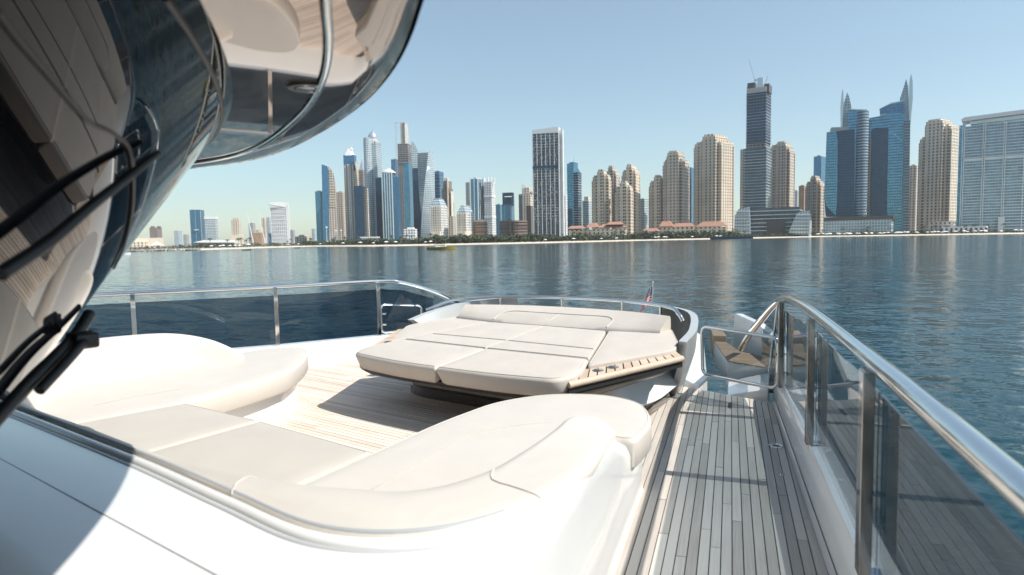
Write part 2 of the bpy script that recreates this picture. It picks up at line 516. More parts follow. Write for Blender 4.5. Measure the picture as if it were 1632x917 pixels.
M['f_scaffold'] = facade('bare concrete floors', (.33, .31, .29), (.06, .06, .065), 3.8, 5.0, .8, .68, .6, 0, .6)
M['concrete'] = simple('bare concrete', (.45, .44, .42), .85, noise=.15, nscale=.1)
M['white_trim'] = simple('white cladding', (.72, .73, .73), .4, noise=.05, nscale=.1)
M['beige_trim'] = simple('beige stone trim', (.66, .58, .475), .7, noise=.1, nscale=.1)
M['steel_clad'] = simple('silver cladding', (.55, .60, .63), .25, metal=.6, noise=.05, nscale=.1)
M['roof_tile'] = simple('terracotta roof tiles', (.36, .19, .13), .8, noise=.15, nscale=.4)
M['crane_red'] = simple('crane steel', (.42, .36, .33), .6)
M['brown_glass'] = simple('dark brown cladding', (.07, .05, .045), .3)
M['yellow_hull'] = simple('yellow hull paint', (.28, .21, .05), .4)
M['dark_hull'] = simple('dark hull paint', (.05, .05, .05), .4)
M['parasol_cloth'] = simple('white parasol cloth', (.78, .77, .74), .8)

# ------------------------------------------------------------------ sea and shore
SEA = -2.5
GND = -1.4
HF = Vector((fwd.x, fwd.y, 0)).normalized()
CAMP = Vector((0, 0, CAMZ))
def pxray(x, y):
    return fwd*FPX + rgt*(x-816) + upv*(458.5-y)
def at_depth(x, y, D):
    d = pxray(x, y); return CAMP + d*(D/d.dot(HF))
def at_z(x, y, z):
    d = pxray(x, y); return CAMP + d*((z-CAMZ)/d.z)

me = MB()
ring = [(-3900, -900), (3900, -900), (3900, 3900), (-2000, 3900), (-3900, 3900)]
me.add([(x, y, SEA) for x, y in ring], [list(range(5))])
tag(me.build('sea', 'sea'), kind='structure')

shore_px = [(-500, 416), (-300, 411), (60, 404), (300, 399.5), (420, 395.5), (500, 393.2), (590, 393.0), (680, 391.5), (816, 389), (920, 386.5), (1020, 384), (1120, 382), (1320, 377.6),
            (1480, 375.2), (1632, 373), (1900, 368.5), (2200, 363.2)]
shore = [at_z(x, y, SEA) for x, y in shore_px]
shore = [Vector((p.x, p.y, SEA)) for p in shore]
def back(p, d, z):
    h = Vector((p.x, p.y, 0)); return h + h.normalized()*d + Vector((0, 0, z))
fine = []
for i in range(len(shore)-1):
    for k in range(10):
        p = shore[i].lerp(shore[i+1], k/10)
        w = math.sin(i*3.1+k*.7)*1.5
        fine.append(back(p, w, SEA))
fine.append(shore[-1])
mb = MB()
mb.grid([[tuple(back(p, -14, SEA-.4)) for p in fine], [tuple(back(p, 0, SEA+.03)) for p in fine], [tuple(back(p, 16, SEA+.95)) for p in fine],
         [tuple(back(p, 34, GND+.02)) for p in fine]])
tag(mb.build('beach', 'sand', smooth=60), kind='structure')
mb = MB()
mb.grid([[tuple(back(p, 33, GND)) for p in fine], [tuple(back(p, 900, GND)) for p in fine], [tuple(back(p, 2300, GND)) for p in fine]])
tag(mb.build('ground', 'city_ground'), kind='structure')

# ------------------------------------------------------------------ deck of the yacht
def xb(y):                                             # inner foot of the right bulwark
    return .44-.02*(y-3)
def y_end(x):
    return 6.54-(x+.453)*.559
hull = MB()
hull_poly = [(-4.9, -8), (.62, -8), (.62, 3), (.58, 5.2), (.46, 6.15), (-.46, 6.6), (-1.0, 8.6), (-2.6, 10.4), (-4.2, 9.5), (-4.75, 7.45), (-5.6, 6.6), (-6.9, 5.6), (-6.9, -8)]
hull.prism(hull_poly[1:], -2.2, -.03)
tag(hull.build('deck_base', 'gelcoat'), kind='structure')
sd = MB().add([(-.79, -1.5, -.007), (.5, -1.5, -.007), (.47, 3, -.007), (xb(6.1)+.02, 6.02, -.007), (-.453, 6.53, -.007), (-.79, 6.7, -.007)], [[0, 1, 2, 3, 4, 5]])
side_deck = tag(sd.build('side_deck', 'caulk'), kind='structure')
PW, GAP = .0505, .0052
x = -.79
rs = random.Random(3)
while x < .44:
    x1 = x+PW-GAP
    y = -1.4+rs.random()*1.2
    ys = -1.4
    while True:
        ye = y+1.0+rs.random()*1.3
        last = False
        e0, e1 = y_end(x)-.01, y_end(x1)-.01
        a0, a1 = x, x1
        if ye > min(e0, e1)-.3: last = True
        lo = ys
        def cl(xx, yy): return min(xx, xb(yy)-.004)
        pts = [(cl(a0, lo), lo), (cl(a1, lo), lo), (cl(a1, e1 if last else ye-GAP), e1 if last else ye-GAP), (cl(a0, e0 if last else ye-GAP), e0 if last else ye-GAP)]
        if pts[2][0]-pts[3][0] > .004 or pts[1][0]-pts[0][0] > .004:
            MB().prism(pts, -.012, rs.uniform(-.0006, .0006)).build('plank', 'teak_side', side_deck)
        if last: break
        ys = ye; y = ye
    x += PW
# fittings of the side deck
mb = MB()
c = at_z(1237, 711, 0)
mb.lathe([(.028, .001), (.034, .006), (.048, .006), (.052, .001)], 28, (c.x, c.y))
dr = tag(mb.build('deck_filler_ring', 'chrome', smooth=50), 'round polished filler cap ring set into the grey teak side deck', 'deck fitting')
MB().lathe([(.0, .0012), (.0285, .0014)][::-1], 24, (c.x, c.y)).build('cap', 'dark_gelcoat', dr)
c = at_z(1246, 757, 0)
tag(MB().lathe([(.017, .0005), (.015, .005), (.002, .006)], 16, (c.x, c.y)).build('deck_stud', 'chrome', smooth=50), 'tiny round stud in the side deck below the filler cap', 'deck fitting')
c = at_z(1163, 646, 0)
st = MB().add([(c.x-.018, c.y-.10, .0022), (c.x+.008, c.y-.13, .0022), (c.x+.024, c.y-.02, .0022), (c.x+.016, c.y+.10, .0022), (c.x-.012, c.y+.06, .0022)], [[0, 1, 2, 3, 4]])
st.build('deck_mark', simple('red brown mark', (.16, .06, .04), .7), side_deck)  # flat red brown sheet lying on the planks

# lounge floor: planks laid across the boat
lf = MB().add([(t, s, -.009) for t, s in ((-4.4, -1.0), (-3.6, -2.6), (2.2, -2.6), (1.72, .1), (1.45, 2.3), (-2.5, 2.3), (-3.3, 1.2))], [[0, 1, 2, 3, 4, 5, 6]])
lounge = boat_empty('lounge_floor')
tag(lounge, kind='structure')
lf.build('caulk_bed', 'caulk', lounge)
s = -1.95
rs = random.Random(5)
while s < 1.62:
    s1 = s+PW-GAP
    tl = -3.95 if s < .2 else -3.95+(s-.2)*.62
    tr0, tr1 = (1.385-.292*s)/.956, (1.385-.292*s1)/.956
    t = tl+rs.random()*1.1; ta = tl
    while True:
        te = t+.9+rs.random()*1.3
        last = te > tr0-.35
        p = [(ta, s), ((tr0-.004) if last else te-GAP, s), ((tr1-.004) if last else te-GAP, s1), (ta, s1)]
        MB().prism(p, -.013, rs.uniform(-.0006, .0006)).build('plank', 'teak', lounge)
        if last: break
        ta = te; t = te
    s += PW

# right bulwark: plinth under the glass
bw_t = tag(empty('bulwark', (.44, 3, 0)), 'white right hand bulwark plinth carrying the glass guard rail', 'bulwark')
ys = [-1.5, 0, 1.5, 3, 4, 5, 5.6, 6.0, 6.25]
rows = []
for y in ys:
    b0 = xb(y); dz = 0 if y < 5.8 else -(y-5.8)*.1
    rows.append([(b0-.44, y-3, 0), (b0+.012-.44, y-3, .235+dz), (b0+.03-.44, y-3, .265+dz), (b0+.135-.44, y-3, .272+dz), (b0+.15-.44, y-3, .25+dz), (b0+.19-.44, y-3, -2.2)])
MB().grid(rows).build('plinth', 'gelcoat', bw_t, smooth=40)
rows = [[(b[0][0]-.001, b[0][1], .004), (b[0][0]-.022, b[0][1], .004), (b[0][0]-.024, b[0][1], .016), (b[0][0]-.004, b[0][1], .040)] for b in rows[:-1]]
MB().grid(rows).build('scupper_strip', 'gelcoat_grey', bw_t, smooth=50)

# guard rail right
gr = tag(empty('guard_rail', (.48, 4, .27)), 'polished steel guard rail with smoked glass along the right side deck', 'guard rail')
OFF = Vector((.48, 4, .27))
def loc(p): return tuple(Vector(p)-OFF)
railp = [(.50, -1.2, 1.02), (.50, .5, 1.03), (.495, 2.5, 1.035), (.475, 4.0, 1.03), (.445, 5.0, 1.015), (.415, 5.55, .985), (.375, 6.0, .90), (.30, 6.6, .70), (.20, 7.0, .49), (.115, 7.42, .25)]
MB().tube([loc(p) for p in catmull(railp, 8)], .0335, 18).build('top_rail', 'chrome', gr, smooth=60)
posts = [(.497, 1.0), (.490, 2.52), (.473, 4.05), (.418, 5.52)]
def rail_z(y):
    for a, b in zip(railp, railp[1:]):
        if a[1] <= y <= b[1]:
            return a[2]+(b[2]-a[2])*(y-a[1])/(b[1]-a[1])
def rail_x(y):
    for a, b in zip(railp, railp[1:]):
        if a[1] <= y <= b[1]:
            return a[0]+(b[0]-a[0])*(y-a[1])/(b[1]-a[1])
for px_, py_ in posts:
    p = MB().box(-.050, -.010, -.040, .040, 0.0, rail_z(py_)-.27-.02)
    p.v = [(v[0]+px_-OFF.x, v[1]+py_-OFF.y, v[2]) for v in p.v]
    p.build('post', 'reflection_steel', gr, bevel=.003)
    p = MB().box(-.05, .03, -.03, .03, .002, .012)
    p.v = [(v[0]+px_-OFF.x, v[1]+py_-OFF.y, v[2]) for v in p.v]
    p.build('post_foot', 'chrome', gr, bevel=.002)
gy = [-1.2, 1.0, 2.52, 4.05, 5.52]
for a, b in zip(gy, gy[1:]):
    ya, yb_ = a+.012, b-.012
    pts = []
    for y in (ya, yb_): pts.append((rail_x(y)+.004, y))
    q = [(pts[0][0], pts[0][1]), (pts[1][0], pts[1][1]), (pts[1][0]+.01, pts[1][1]), (pts[0][0]+.01, pts[0][1])]
    g = MB().prism([loc((*p, 0))[:2] for p in q], .004, [rail_z(ya)-.27-.10, rail_z(yb_)-.27-.10, rail_z(yb_)-.27-.10, rail_z(ya)-.27-.10])
    g.build('glass_panel', 'smoked_glass', gr)
# last triangular pane where the rail dips
g = MB()
ptz = [(.415, 5.54, .262), (.30, 6.62, .255), (.285, 6.66, .55), (.345, 6.2, .74), (.412, 5.6, .88)]
g.add([loc(p) for p in ptz]+[loc((p[0]+.01, p[1], p[2])) for p in ptz], [[0, 1, 2, 3, 4], [9, 8, 7, 6, 5]]+[[i, (i+1) % 5, 5+(i+1) % 5, 5+i] for i in range(5)])
g.build('glass_panel', 'smoked_glass', gr)
MB().tube([loc((.385, 5.93, .90)), loc((.35, 5.98, .5)), loc((.33, 6.0, .28))], .011, 8).build('stay', 'chrome', gr, smooth=60)

# boarding gate across the end of the side deck
def loop_rect(c00, c10, c11, c01, rad=.07):
    """rounded closed loop through four corners in space"""
    P = [Vector(p) for p in (c00, c10, c11, c01)]; out = []
    for i in range(4):
        p, a, b = P[i], P[i-1], P[(i+1) % 4]
        q0, q1 = p+(a-p).normalized()*rad, p+(b-p).normalized()*rad
        for k in range(7):
            t = k/6
            out.append(q0*(1-t)**2+p*2*t*(1-t)+q1*t*t)
    return out
def gate(name, label, corners, hinge):
    o = Vector(corners[0])
    g_ = tag(empty(name, o), label, 'gate', 'rail gates')
    lp = loop_rect(*corners)
    MB().tube([tuple(p-o) for p in lp], .0165, 12, closed=True).build('frame', 'chrome', g_, smooth=60)
    ins = loop_rect(*corners, rad=.065)
    cen = sum((Vector(c) for c in corners), Vector())/4
    pl_ = [tuple(cen+(p-cen)*.965-o) for p in ins]
    nrm = (Vector(corners[1])-Vector(corners[0])).cross(Vector(corners[3])-Vector(corners[0])).normalized()*.006
    n_ = len(pl_)
    pb = [tuple(Vector(p)+nrm) for p in pl_]
    MB().add(pl_+pb, [list(range(n_)), list(range(2*n_-1, n_-1, -1))]+[[i, (i+1) % n_, n_+(i+1) % n_, n_+i] for i in range(n_)]).build('pane', 'clear_glass', g_)
    for f in (.3, .68):
        a = Vector(hinge[0]).lerp(Vector(hinge[1]), f)
        MB().box(-.03, .05, -.012, .012, -.012, .012)
        h = MB().box(-.022, .075, -.014, .014, -.011, .011)
        h.v = [tuple(Vector(v)+a-o) for v in h.v]
        h.build('hinge', 'chrome', g_, bevel=.003)
M['clear_glass'] = glass_mat('clear gate glass', (.72, .77, .79), 1.45)
gate('side_gate', 'open framed steel gate closing the end of the right side deck', [(-.245, 6.22, .20), (.385, 5.82, .185), (.385, 5.82, .625), (-.252, 6.22, .655)], [(.385, 5.82, .185), (.385, 5.82, .625)])

# bow step beyond the gate
bs = tag(empty('bow_step', (.1, 7, 0)), 'golden teak topped boarding step beyond the side gate', 'step')
def wpoly(pts): return [(p[0]-.1, p[1]-7) for p in pts]
top_pts = [(-.03, 6.95), (.43, 6.62), (.40, 7.0), (.33, 7.3), (.11, 7.55), (-.04, 8.2), (-.19, 8.2)]
MB().prism(wpoly(top_pts), -.05, .185).build('step_body', 'gelcoat_grey', bs, bevel=.008)
for i in range(22):
    ya = 6.55+i*.075
    # clip each board to the step outline along x
    def span(y):
        xs = []
        for a, b in zip(top_pts, top_pts[1:]+top_pts[:1]):
            if (a[1]-y)*(b[1]-y) < 0:
                xs.append(a[0]+(b[0]-a[0])*(y-a[1])/(b[1]-a[1]))
        return (min(xs), max(xs)) if len(xs) >= 2 else None
    s0, s1 = span(ya+.004), span(ya+.067)
    if s0 and s1:
        MB().prism(wpoly([(s0[0]+.01, ya+.004), (s0[1]-.01, ya+.004), (s1[1]-.01, ya+.067), (s1[0]+.01, ya+.067)]), .18, .2).build('plank', 'teak_warm', bs)
up = [(-.20, 8.22), (-.04, 8.22), (-.10, 8.75), (-.25, 8.85)]
MB().prism(wpoly(up), .0, .27).build('upper_step', 'teak_warm', bs, bevel=.006)
bl = tag(empty('bow_liner', (.3, 7, 0)), 'pale grey moulded bow side liner behind the dipping rail', 'moulding')
rows = []
for y, xo, zt in ((6.2, .40, .26), (6.7, .44, .34), (7.3, .40, .42), (8.0, .28, .46), (8.8, .05, .48)):
    rows.append([(xo-.3-.03, y-7, -.3), (xo-.3, y-7, zt-.04), (xo-.3+.02, y-7, zt), (xo-.3+.10, y-7, zt), (xo-.3+.12, y-7, zt-.04), (xo-.3+.12, y-7, -2.2)])
MB().grid(rows).build('liner', 'gelcoat', bl, smooth=40)
wf_ = MB().prism([(-.50, 6.62), (-.30, 6.52), (-.22, 6.8), (-.32, 8.4), (-.62, 8.6)], -.6, [.10, .02, .05, .22, .42])
tag(wf_.build('deck_moulding', 'gelcoat', bevel=.02), 'white deck moulding beside the sunpad wing and the gate', 'moulding')
wf_ = MB().prism([(-.02, 6.35), (.33, 6.17), (.37, 6.6), (-.02, 6.9)], [-1.2, -1.2, -1.2, -1.2], [-.02, .10, .17, .0])
tag(wf_.build('step_riser', 'gelcoat', bevel=.015), 'white sloping moulding between the side deck end and the teak bow step', 'moulding')

# ------------------------------------------------------------------ left rail
LO = Vector((-5.27, 6.45, .28))
lr = tag(empty('guard_rail', LO), 'long smoked glass guard rail with steel posts on the far left side', 'guard rail')
lrail = [(-9.3, 3.1, 1.0), (-7.9, 4.36, 1.0), (-6.5, 5.5, .995), (-5.27, 6.45, .985), (-4.42, 7.36, .985), (-4.36, 7.95, .94), (-4.22, 8.65, .765), (-4.2, 9.4, .55), (-4.1, 10.1, .35)]
lrail = [at_z(150-300, 484, 1.0), at_z(60, 474.8, .99), at_z(211, 467.5, .985), at_z(438, 457.2, .985), at_z(601, 448.8, .985), at_z(640, 450.5, .955), at_z(690, 464.5, .80), at_z(728, 481, .56), at_z(745, 492, .38)]
def lloc(p): return tuple(Vector(p)-LO)
MB().tube([lloc(p) for p in catmull(lrail, 8)], .026, 14).build('top_rail', 'chrome', lr, smooth=60)
lb = [Vector((p.x, p.y, .28)) for p in lrail]
dirL = (lb[4]-lb[2]).normalized(); nrmL = Vector((dirL.y, -dirL.x, 0))     # towards the lounge
for i in (1, 2, 3, 4):
    b = lb[i]
    q = [b+nrmL*.02-dirL*.024, b+nrmL*.02+dirL*.024, b+nrmL*.045+dirL*.024, b+nrmL*.045-dirL*.024]
    MB().prism([lloc(p)[:2] for p in q], 0, lrail[i].z-.28-.012).build('post', 'chrome', lr, bevel=.003)
for i in range(0, 4):
    a, b = lb[i]+dirL*.012, lb[i+1]-dirL*.012
    q = [a, b, b-nrmL*.01, a-nrmL*.01]
    g = MB().prism([lloc(p)[:2] for p in q], .004, [lrail[i].z-.28-.105, lrail[i+1].z-.28-.105, lrail[i+1].z-.28-.105, lrail[i].z-.28-.105])
    g.build('glass_panel', 'smoked_dark', lr)
g = MB()
ptz = [lb[4]+dirL*.012, lb[6], lrail[6]-Vector((0, 0, .10)), lrail[5]-Vector((0, 0, .10)), lrail[4]+dirL*.012-Vector((0, 0, .10))]
g.add([lloc(p) for p in ptz]+[lloc(p-nrmL*.01) for p in ptz], [[0, 1, 2, 3, 4], [9, 8, 7, 6, 5]]+[[i, (i+1) % 5, 5+(i+1) % 5, 5+i] for i in range(5)])
g.build('glass_panel', 'smoked_dark', lr)
g = MB()
ptz = [lrail[6]-Vector((0, 0, .2)), lrail[7]-Vector((0, 0, .16)), lrail[7]-Vector((0, 0, .05)), lrail[6]-Vector((0, 0, .05))]
g.add([lloc(p) for p in ptz]+[lloc(p-nrmL*.01) for p in ptz], [[0, 1, 2, 3], [7, 6, 5, 4]]+[[i, (i+1) % 4, 4+(i+1) % 4, 4+i] for i in range(4)])
g.build('end_plate', 'chrome', lr)
lbw = tag(empty('bulwark', LO-Vector((0, 0, .28))), 'white left bulwark below the far smoked glass rail', 'bulwark')
rows = []
for b in lb[:6]:
    rows.append([lloc(b+nrmL*.16+Vector((0, 0, -.29+.28))), lloc(b+nrmL*.13+Vector((0, 0, -.05+.28))), lloc(b+nrmL*.10+Vector((0, 0, -.006+.28))),
                 lloc(b-nrmL*.06+Vector((0, 0, .28-.003))), lloc(b-nrmL*.08+Vector((0, 0, .25))), lloc(b-nrmL*.15+Vector((0, 0, -2.2)))])
MB().grid(rows).build('plinth', 'gelcoat', lbw, smooth=40)
g_c = [at_z(608, 531, .30), at_z(668, 523, .30), at_z(671, 487, .62), at_z(609, 485.5, .66)]
g_c[1] = Vector((g_c[2].x, g_c[2].y, .30)); g_c[3] = Vector((g_c[0].x, g_c[0].y, at_depth(609, 485.5, (Vector((g_c[0].x, g_c[0].y, 0))).dot(HF)).z))
gate('side_gate', 'small steel gate loop beside the left end of the sunpad', g_c, [g_c[0], g_c[3]])

# ------------------------------------------------------------------ sunpad
K = .085
def zp(t, s): return .52+K*s
pad = tag(boat_empty('sunpad'), 'large stone grey upholstered sunpad with teak side shelves on the foredeck', 'sunpad')
def ew(s): return 1.22-.36*s
g_ = .0025
def ring_poly(pts, rad): return rounded(pts, rad)
for sg in (-1, 1):
    front = [(sg*g_, -.06), (sg*.55, -.05), (sg*1.08, .02), (sg*ew(.25), .25), (sg*ew(.60), .60), (sg*g_, .585)]
    c_o = cushion(MB(), front, [.02, .25, .16, .12, .03, .02], zp, .150, .032, .006, .02, .035).build('front_cushion', 'pad_fabric', pad, smooth=50)
    piping(c_o, front, [.02, .25, .16, .12, .03, .02], zp, 'pad_fabric', .032)
    mid = [(sg*g_, .590), (sg*ew(.605), .605), (sg*ew(.864), .864), (sg*g_, .879)]
    c_o = cushion(MB(), mid, .02, zp, .12, .011, .003).build('strip_cushion', 'pad_fabric', pad, smooth=50)
    piping(c_o, mid, .02, zp, 'pad_fabric', .011)
    rear = [(sg*g_, .887), (sg*ew(.872), .872), (sg*ew(1.51), 1.51), (sg*g_, 1.525)]
    c_o = cushion(MB(), rear, .02, zp, .12, .012, .004).build('rear_cushion', 'pad_fabric', pad, smooth=50)
    piping(c_o, rear, .02, zp, 'pad_fabric', .012)
    side = [(sg*(ew(.46)+.012), .46), (sg*1.50, 1.12), (sg*1.42, 1.38), (sg*1.20, 1.80), (sg*.80, 1.92), (sg*.66, 1.62)]
    c_o = cushion(MB(), side, [.04, .10, .06, .05, .03, .02], lambda t, s: zp(t, s)-.010, .10, .016, .004).build('side_cushion', 'pad_fabric', pad, smooth=50)
    piping(c_o, side, [.04, .10, .06, .05, .03, .02], lambda t, s: zp(t, s)-.010, 'pad_fabric', .016)
# bolster: inner headrest and outer horseshoe
def horseshoe(a_in, a_out, zin, zout, zback, t_max, name):
    rows = []
    for k in range(33):
        f = -1+2*k/32
        ti, si = a_in(f); to, so = a_out(f)
        z0 = zp(0, si)+zin
        rows.append([(ti, si, z0-.08), (ti, si, z0), (ti+(to-ti)*.08, si+(so-si)*.08, z0+.03), (ti+(to-ti)*.55, si+(so-si)*.55, z0+(zout-z0)*.66), (ti+(to-ti)*.82, si+(so-si)*.82, zout-.010),
                     (ti+(to-ti)*.94, si+(so-si)*.94, zout), (to, so, zout-.025), (to, so+.02, zback)])
    mb = MB().grid(rows)
    for r_ in (rows[0], rows[-1]):
        o_ = len(mb.v); mb.v += r_; mb.f.append([o_+k for k in range(len(r_))]); mb.uv.append([(0, 0)]*len(r_))
    return mb.build(name, 'pad_fabric', pad, smooth=50)
def b_in(f): return (1.17*f, 1.537+.14*max(0, abs(f)-.55)**1.3)
def b_out(f): return (1.20*f, 2.03-.27*abs(f)**2.4)
horseshoe(b_in, b_out, .0, .785, .35, 1, 'bolster')
def on_bolster(t, s):
    f = t/1.18; i_, o_ = b_in(f), b_out(f)
    k = (s-i_[1])/(o_[1]-i_[1])
    zi = zp(0, i_[1])
    ks = [(0, zi), (.08, zi+.03), (.55, zi+(.785-zi)*.66), (.82, .775), (1, .78)]
    for (k0, z0), (k1, z1) in zip(ks, ks[1:]):
        if k0 <= k <= k1: return (t, s, z0+(z1-z0)*(k-k0)/(k1-k0)+.002)
    return (t, s, zi)
pp_ = [(.66, 1.56), (.66, 1.64), (.64, 1.72), (.57, 1.775), (.45, 1.795), (.2, 1.80), (-.2, 1.80), (-.45, 1.795), (-.57, 1.775), (-.64, 1.72), (-.66, 1.64), (-.66, 1.56)]
MB().tube([on_bolster(p.x, p.y) for p in catmull([(a_, b_, 0) for a_, b_ in pp_], 6)], .006, 6).build('headrest_piping', 'pad_fabric', pad, smooth=60)
MB().tube([on_bolster(.006, s_) for s_ in (1.55, 1.62, 1.7, 1.79)], .004, 6).build('headrest_piping', 'pad_fabric', pad, smooth=60)
# tray, shelves
tray = rounded([(-1.05, .04), (-.5, .0), (.5, .0), (1.05, .04), (1.2, .2), (1.52, 1.1), (1.40, 1.5), (1.0, 2.05), (-1.0, 2.05), (-1.40, 1.5), (-1.52, 1.1), (-1.2, .2)], .1)
rows = []
for d, dz in ((.30, -.27), (.10, -.215), (.03, -.165), (.02, -.145)):
    rows.append([(p[0], p[1], zp(*p)+dz) for p in inset(tray, d)])
tb = MB().grid(rows, closed_u=True)
n_ = len(tray)
tb.f.append(list(range((len(rows)-1)*n_, len(rows)*n_))); tb.uv.append([(0, 0)]*n_)
tb.f.append(list(range(n_-1, -1, -1))); tb.uv.append([(0, 0)]*n_)
tb.build('tray', 'bronze_tray', pad, smooth=50)
for sg in (-1, 1):
    o0, o1 = Vector((1.10, .13)), Vector((1.57, 1.08)); i0, i1 = Vector((.98, .40)), Vector((1.47, 1.20))
    sh = MB().prism([(sg*p.x, p.y) for p in (o0, o1, i1, i0)], [zp(0, p.y)-.135 for p in (o0, o1, i1, i0)], [zp(0, p.y)-.052 for p in (o0, o1, i1, i0)])
    shelf = sh.build('shelf', 'caulk', pad)
    nose = MB().tube([(sg*p.x, p.y, zp(0, p.y)-.068) for p in (o0, o0.lerp(o1, .5), o1)], .024, 10)  .build('nosing', 'teak_mid', shelf, smooth=60)
    nb = 13
    for i in range(nb):
        f0, f1 = i/nb+.006, (i+1)/nb-.006
        q = [o0.lerp(o1, f0), o0.lerp(o1, f1), i0.lerp(i1, f1), i0.lerp(i1, f0)]
        q = [a+(b-a)*.06 if k < 2 else a for k, (a, b) in enumerate(zip(q, (q[3], q[2], q[1], q[0])))]
        MB().prism([(sg*p.x, p.y) for p in q], [zp(0, p.y)-.06 for p in q], [zp(0, p.y)-.046 for p in q]).build('slat', 'teak_mid', shelf)
    for f in (.235, .37):
        p = o0.lerp(o1, f).lerp(i0.lerp(i1, f), .52)
        z = zp(0, p.y)-.043
        cup = MB().lathe([(.033, z-.002), (.041, z+.002), (.045, z-.002)], 20, (sg*p.x, p.y)).build('cup_holder', 'chrome', shelf, smooth=50)
        MB().lathe([(.0345, z-.001), (.0, z-.0005)], 20, (sg*p.x, p.y)).build('cup_well', 'black_rubber', shelf)
        MB().box(sg*p.x-.034, sg*p.x+.034, p.y-.004, p.y+.004, z, z+.003).build('cup_bar', 'chrome', shelf)
# base moulding
base_o = [(-1.22, .75), (-.9, .62), (.9, .62), (1.22, .75), (1.30, 1.2), (1.22, 1.85), (1.1, 2.25), (-1.1, 2.25), (-1.22, 1.85), (-1.30, 1.2)]
bo_ = rounded(base_o, .12)
rows = [[(p[0], p[1], z) for p in inset(bo_, d)] for d, z in ((.10, .10), (.02, .125), (-.03, .16), (.0, .22), (.04, .28), (.06, .42))]
MB().grid(rows, closed_u=True).build('base_moulding', 'gelcoat', pad, smooth=60)
rows = [[(p[0], p[1], z) for p in inset(bo_, d)] for d, z in ((.06, -.005), (.06, .085), (.09, .105))]
MB().grid(rows, closed_u=True).build('kick_board', 'bronze', pad, smooth=30)
# wings round the head end
for sg in (-1, 1):
    bot = catmull([(sg*1.13, 2.02, -.02), (sg*1.10, 2.25, -.02), (sg*1.02, 2.5, -.02), (sg*.8, 2.7, -.02)], 6)
    top = catmull([(sg*1.56, 1.20, .655), (sg*1.53, 1.52, .72), (sg*1.34, 1.98, .80), (sg*.95, 2.26, .83)], 6)
    mid_ = [b.lerp(t_, .6)+Vector((sg*.05, -.02, .03)) for b, t_ in zip(bot, top)]
    mid2 = [b.lerp(t_, .3)+Vector((sg*.03, -.01, 0)) for b, t_ in zip(bot, top)]
    rows = [[tuple(p) for p in bot], [tuple(p) for p in mid2], [tuple(p) for p in mid_], [tuple(p) for p in top]]
    inn = [[tuple(Vector(p)+Vector((-sg*.075, .02, 0))) for p in r_] for r_ in rows]
    mb = MB()
    mb.grid(rows)
    mb.grid([rows[-1], inn[-1]])
    mb.grid([[r_[0] for r_ in rows], [r_[0] for r_ in inn]])
    mb.build('wing_shell', 'gelcoat_grey', pad, smooth=40)
    MB().grid(inn).build('wing_liner', 'wing_dark' if sg > 0 else 'gelcoat_grey', pad, smooth=60)  # left liner is paler: sun and sky sheen put into its colour
# bow hand rail behind the pad
hr = tag(boat_empty('bow_hand_rail'), 'low curved steel hand rail behind the head of the sunpad', 'hand rail')
hp = catmull([(-1.62, 1.55, .72), (-1.40, 1.86, .83), (-.85, 2.22, .845), (-.1, 2.32, .85), (.55, 2.24, .85), (1.10, 1.95, .845), (1.25, 1.82, .80), (1.30, 1.80, .74)], 8)
MB().tube([tuple(p) for p in hp], .018, 12).build('rail', 'chrome', hr, smooth=60)
for i in (14, 22, 31, 38):
    p = hp[i]
    MB().tube([(p.x, p.y, .05), (p.x, p.y, p.z)], .013, 10).build('stanchion', 'chrome', hr, smooth=60)

# ------------------------------------------------------------------ flag
def flag_mat():
    mt, t, b = nt('striped ensign cloth')
    sp = N(t, 'ShaderNodeSeparateXYZ'); t.links.new(N(t, 'ShaderNodeTexCoord').outputs['UV'], sp.inputs[0])
    stripe = math_n(t, 'LESS_THAN', math_n(t, 'FRACT', math_n(t, 'MULTIPLY', sp.outputs[1], 6.5)), .5)
    canton = math_n(t, 'MULTIPLY', math_n(t, 'LESS_THAN', sp.outputs[0], .4), math_n(t, 'GREATER_THAN', sp.outputs[1], .462))
    vo = N(t, 'ShaderNodeTexVoronoi'); vo.inputs['Scale'].default_value = 16; vo.inputs['Randomness'].default_value = 0
    t.links.new(N(t, 'ShaderNodeTexCoord').outputs['UV'], vo.inputs['Vector'])
    star = math_n(t, 'LESS_THAN', vo.outputs['Distance'], .26)
    m1 = N(t, 'ShaderNodeMix', data_type='RGBA'); m1.inputs[6].default_value = (.75, .73, .70, 1); m1.inputs[7].default_value = (.55, .03, .035, 1)
    t.links.new(stripe, m1.inputs[0])
    m2 = N(t, 'ShaderNodeMix', data_type='RGBA'); m2.inputs[6].default_value = (.02, .03, .12, 1); m2.inputs[7].default_value = (.75, .75, .75, 1)
    t.links.new(star, m2.inputs[0])
    m3 = N(t, 'ShaderNodeMix', data_type='RGBA'); t.links.new(canton, m3.inputs[0]); t.links.new(m1.outputs[2], m3.inputs[6]); t.links.new(m2.outputs[2], m3.inputs[7])
    t.links.new(m3.outputs[2], b.inputs['Base Color']); pset(b, rough=.8)
    return mt
M['flag'] = flag_mat()
fb = at_z(1037.5, 489, .84)*1.0
DF = Vector((fb.x, fb.y, 0)).dot(HF)*1.35
f0, f1 = at_depth(1037.5, 494, DF), at_depth(1040.5, 452, DF)
fl = tag(empty('flag', f0), 'small drooping red white and blue flag on a thin bow staff', 'flag')
MB().tube([(0, 0, -.35), tuple(f1-f0)], .009, 8).build('staff', 'chrome', fl, smooth=60)
MB().lathe([(.001, 0), (.016, .008), (.016, .02), (.001, .03)], 10).build('finial', 'chrome', fl, smooth=60).location = f1-f0
rows = []
a_, b_ = (f1-f0)*.92, (f1-f0)*.24
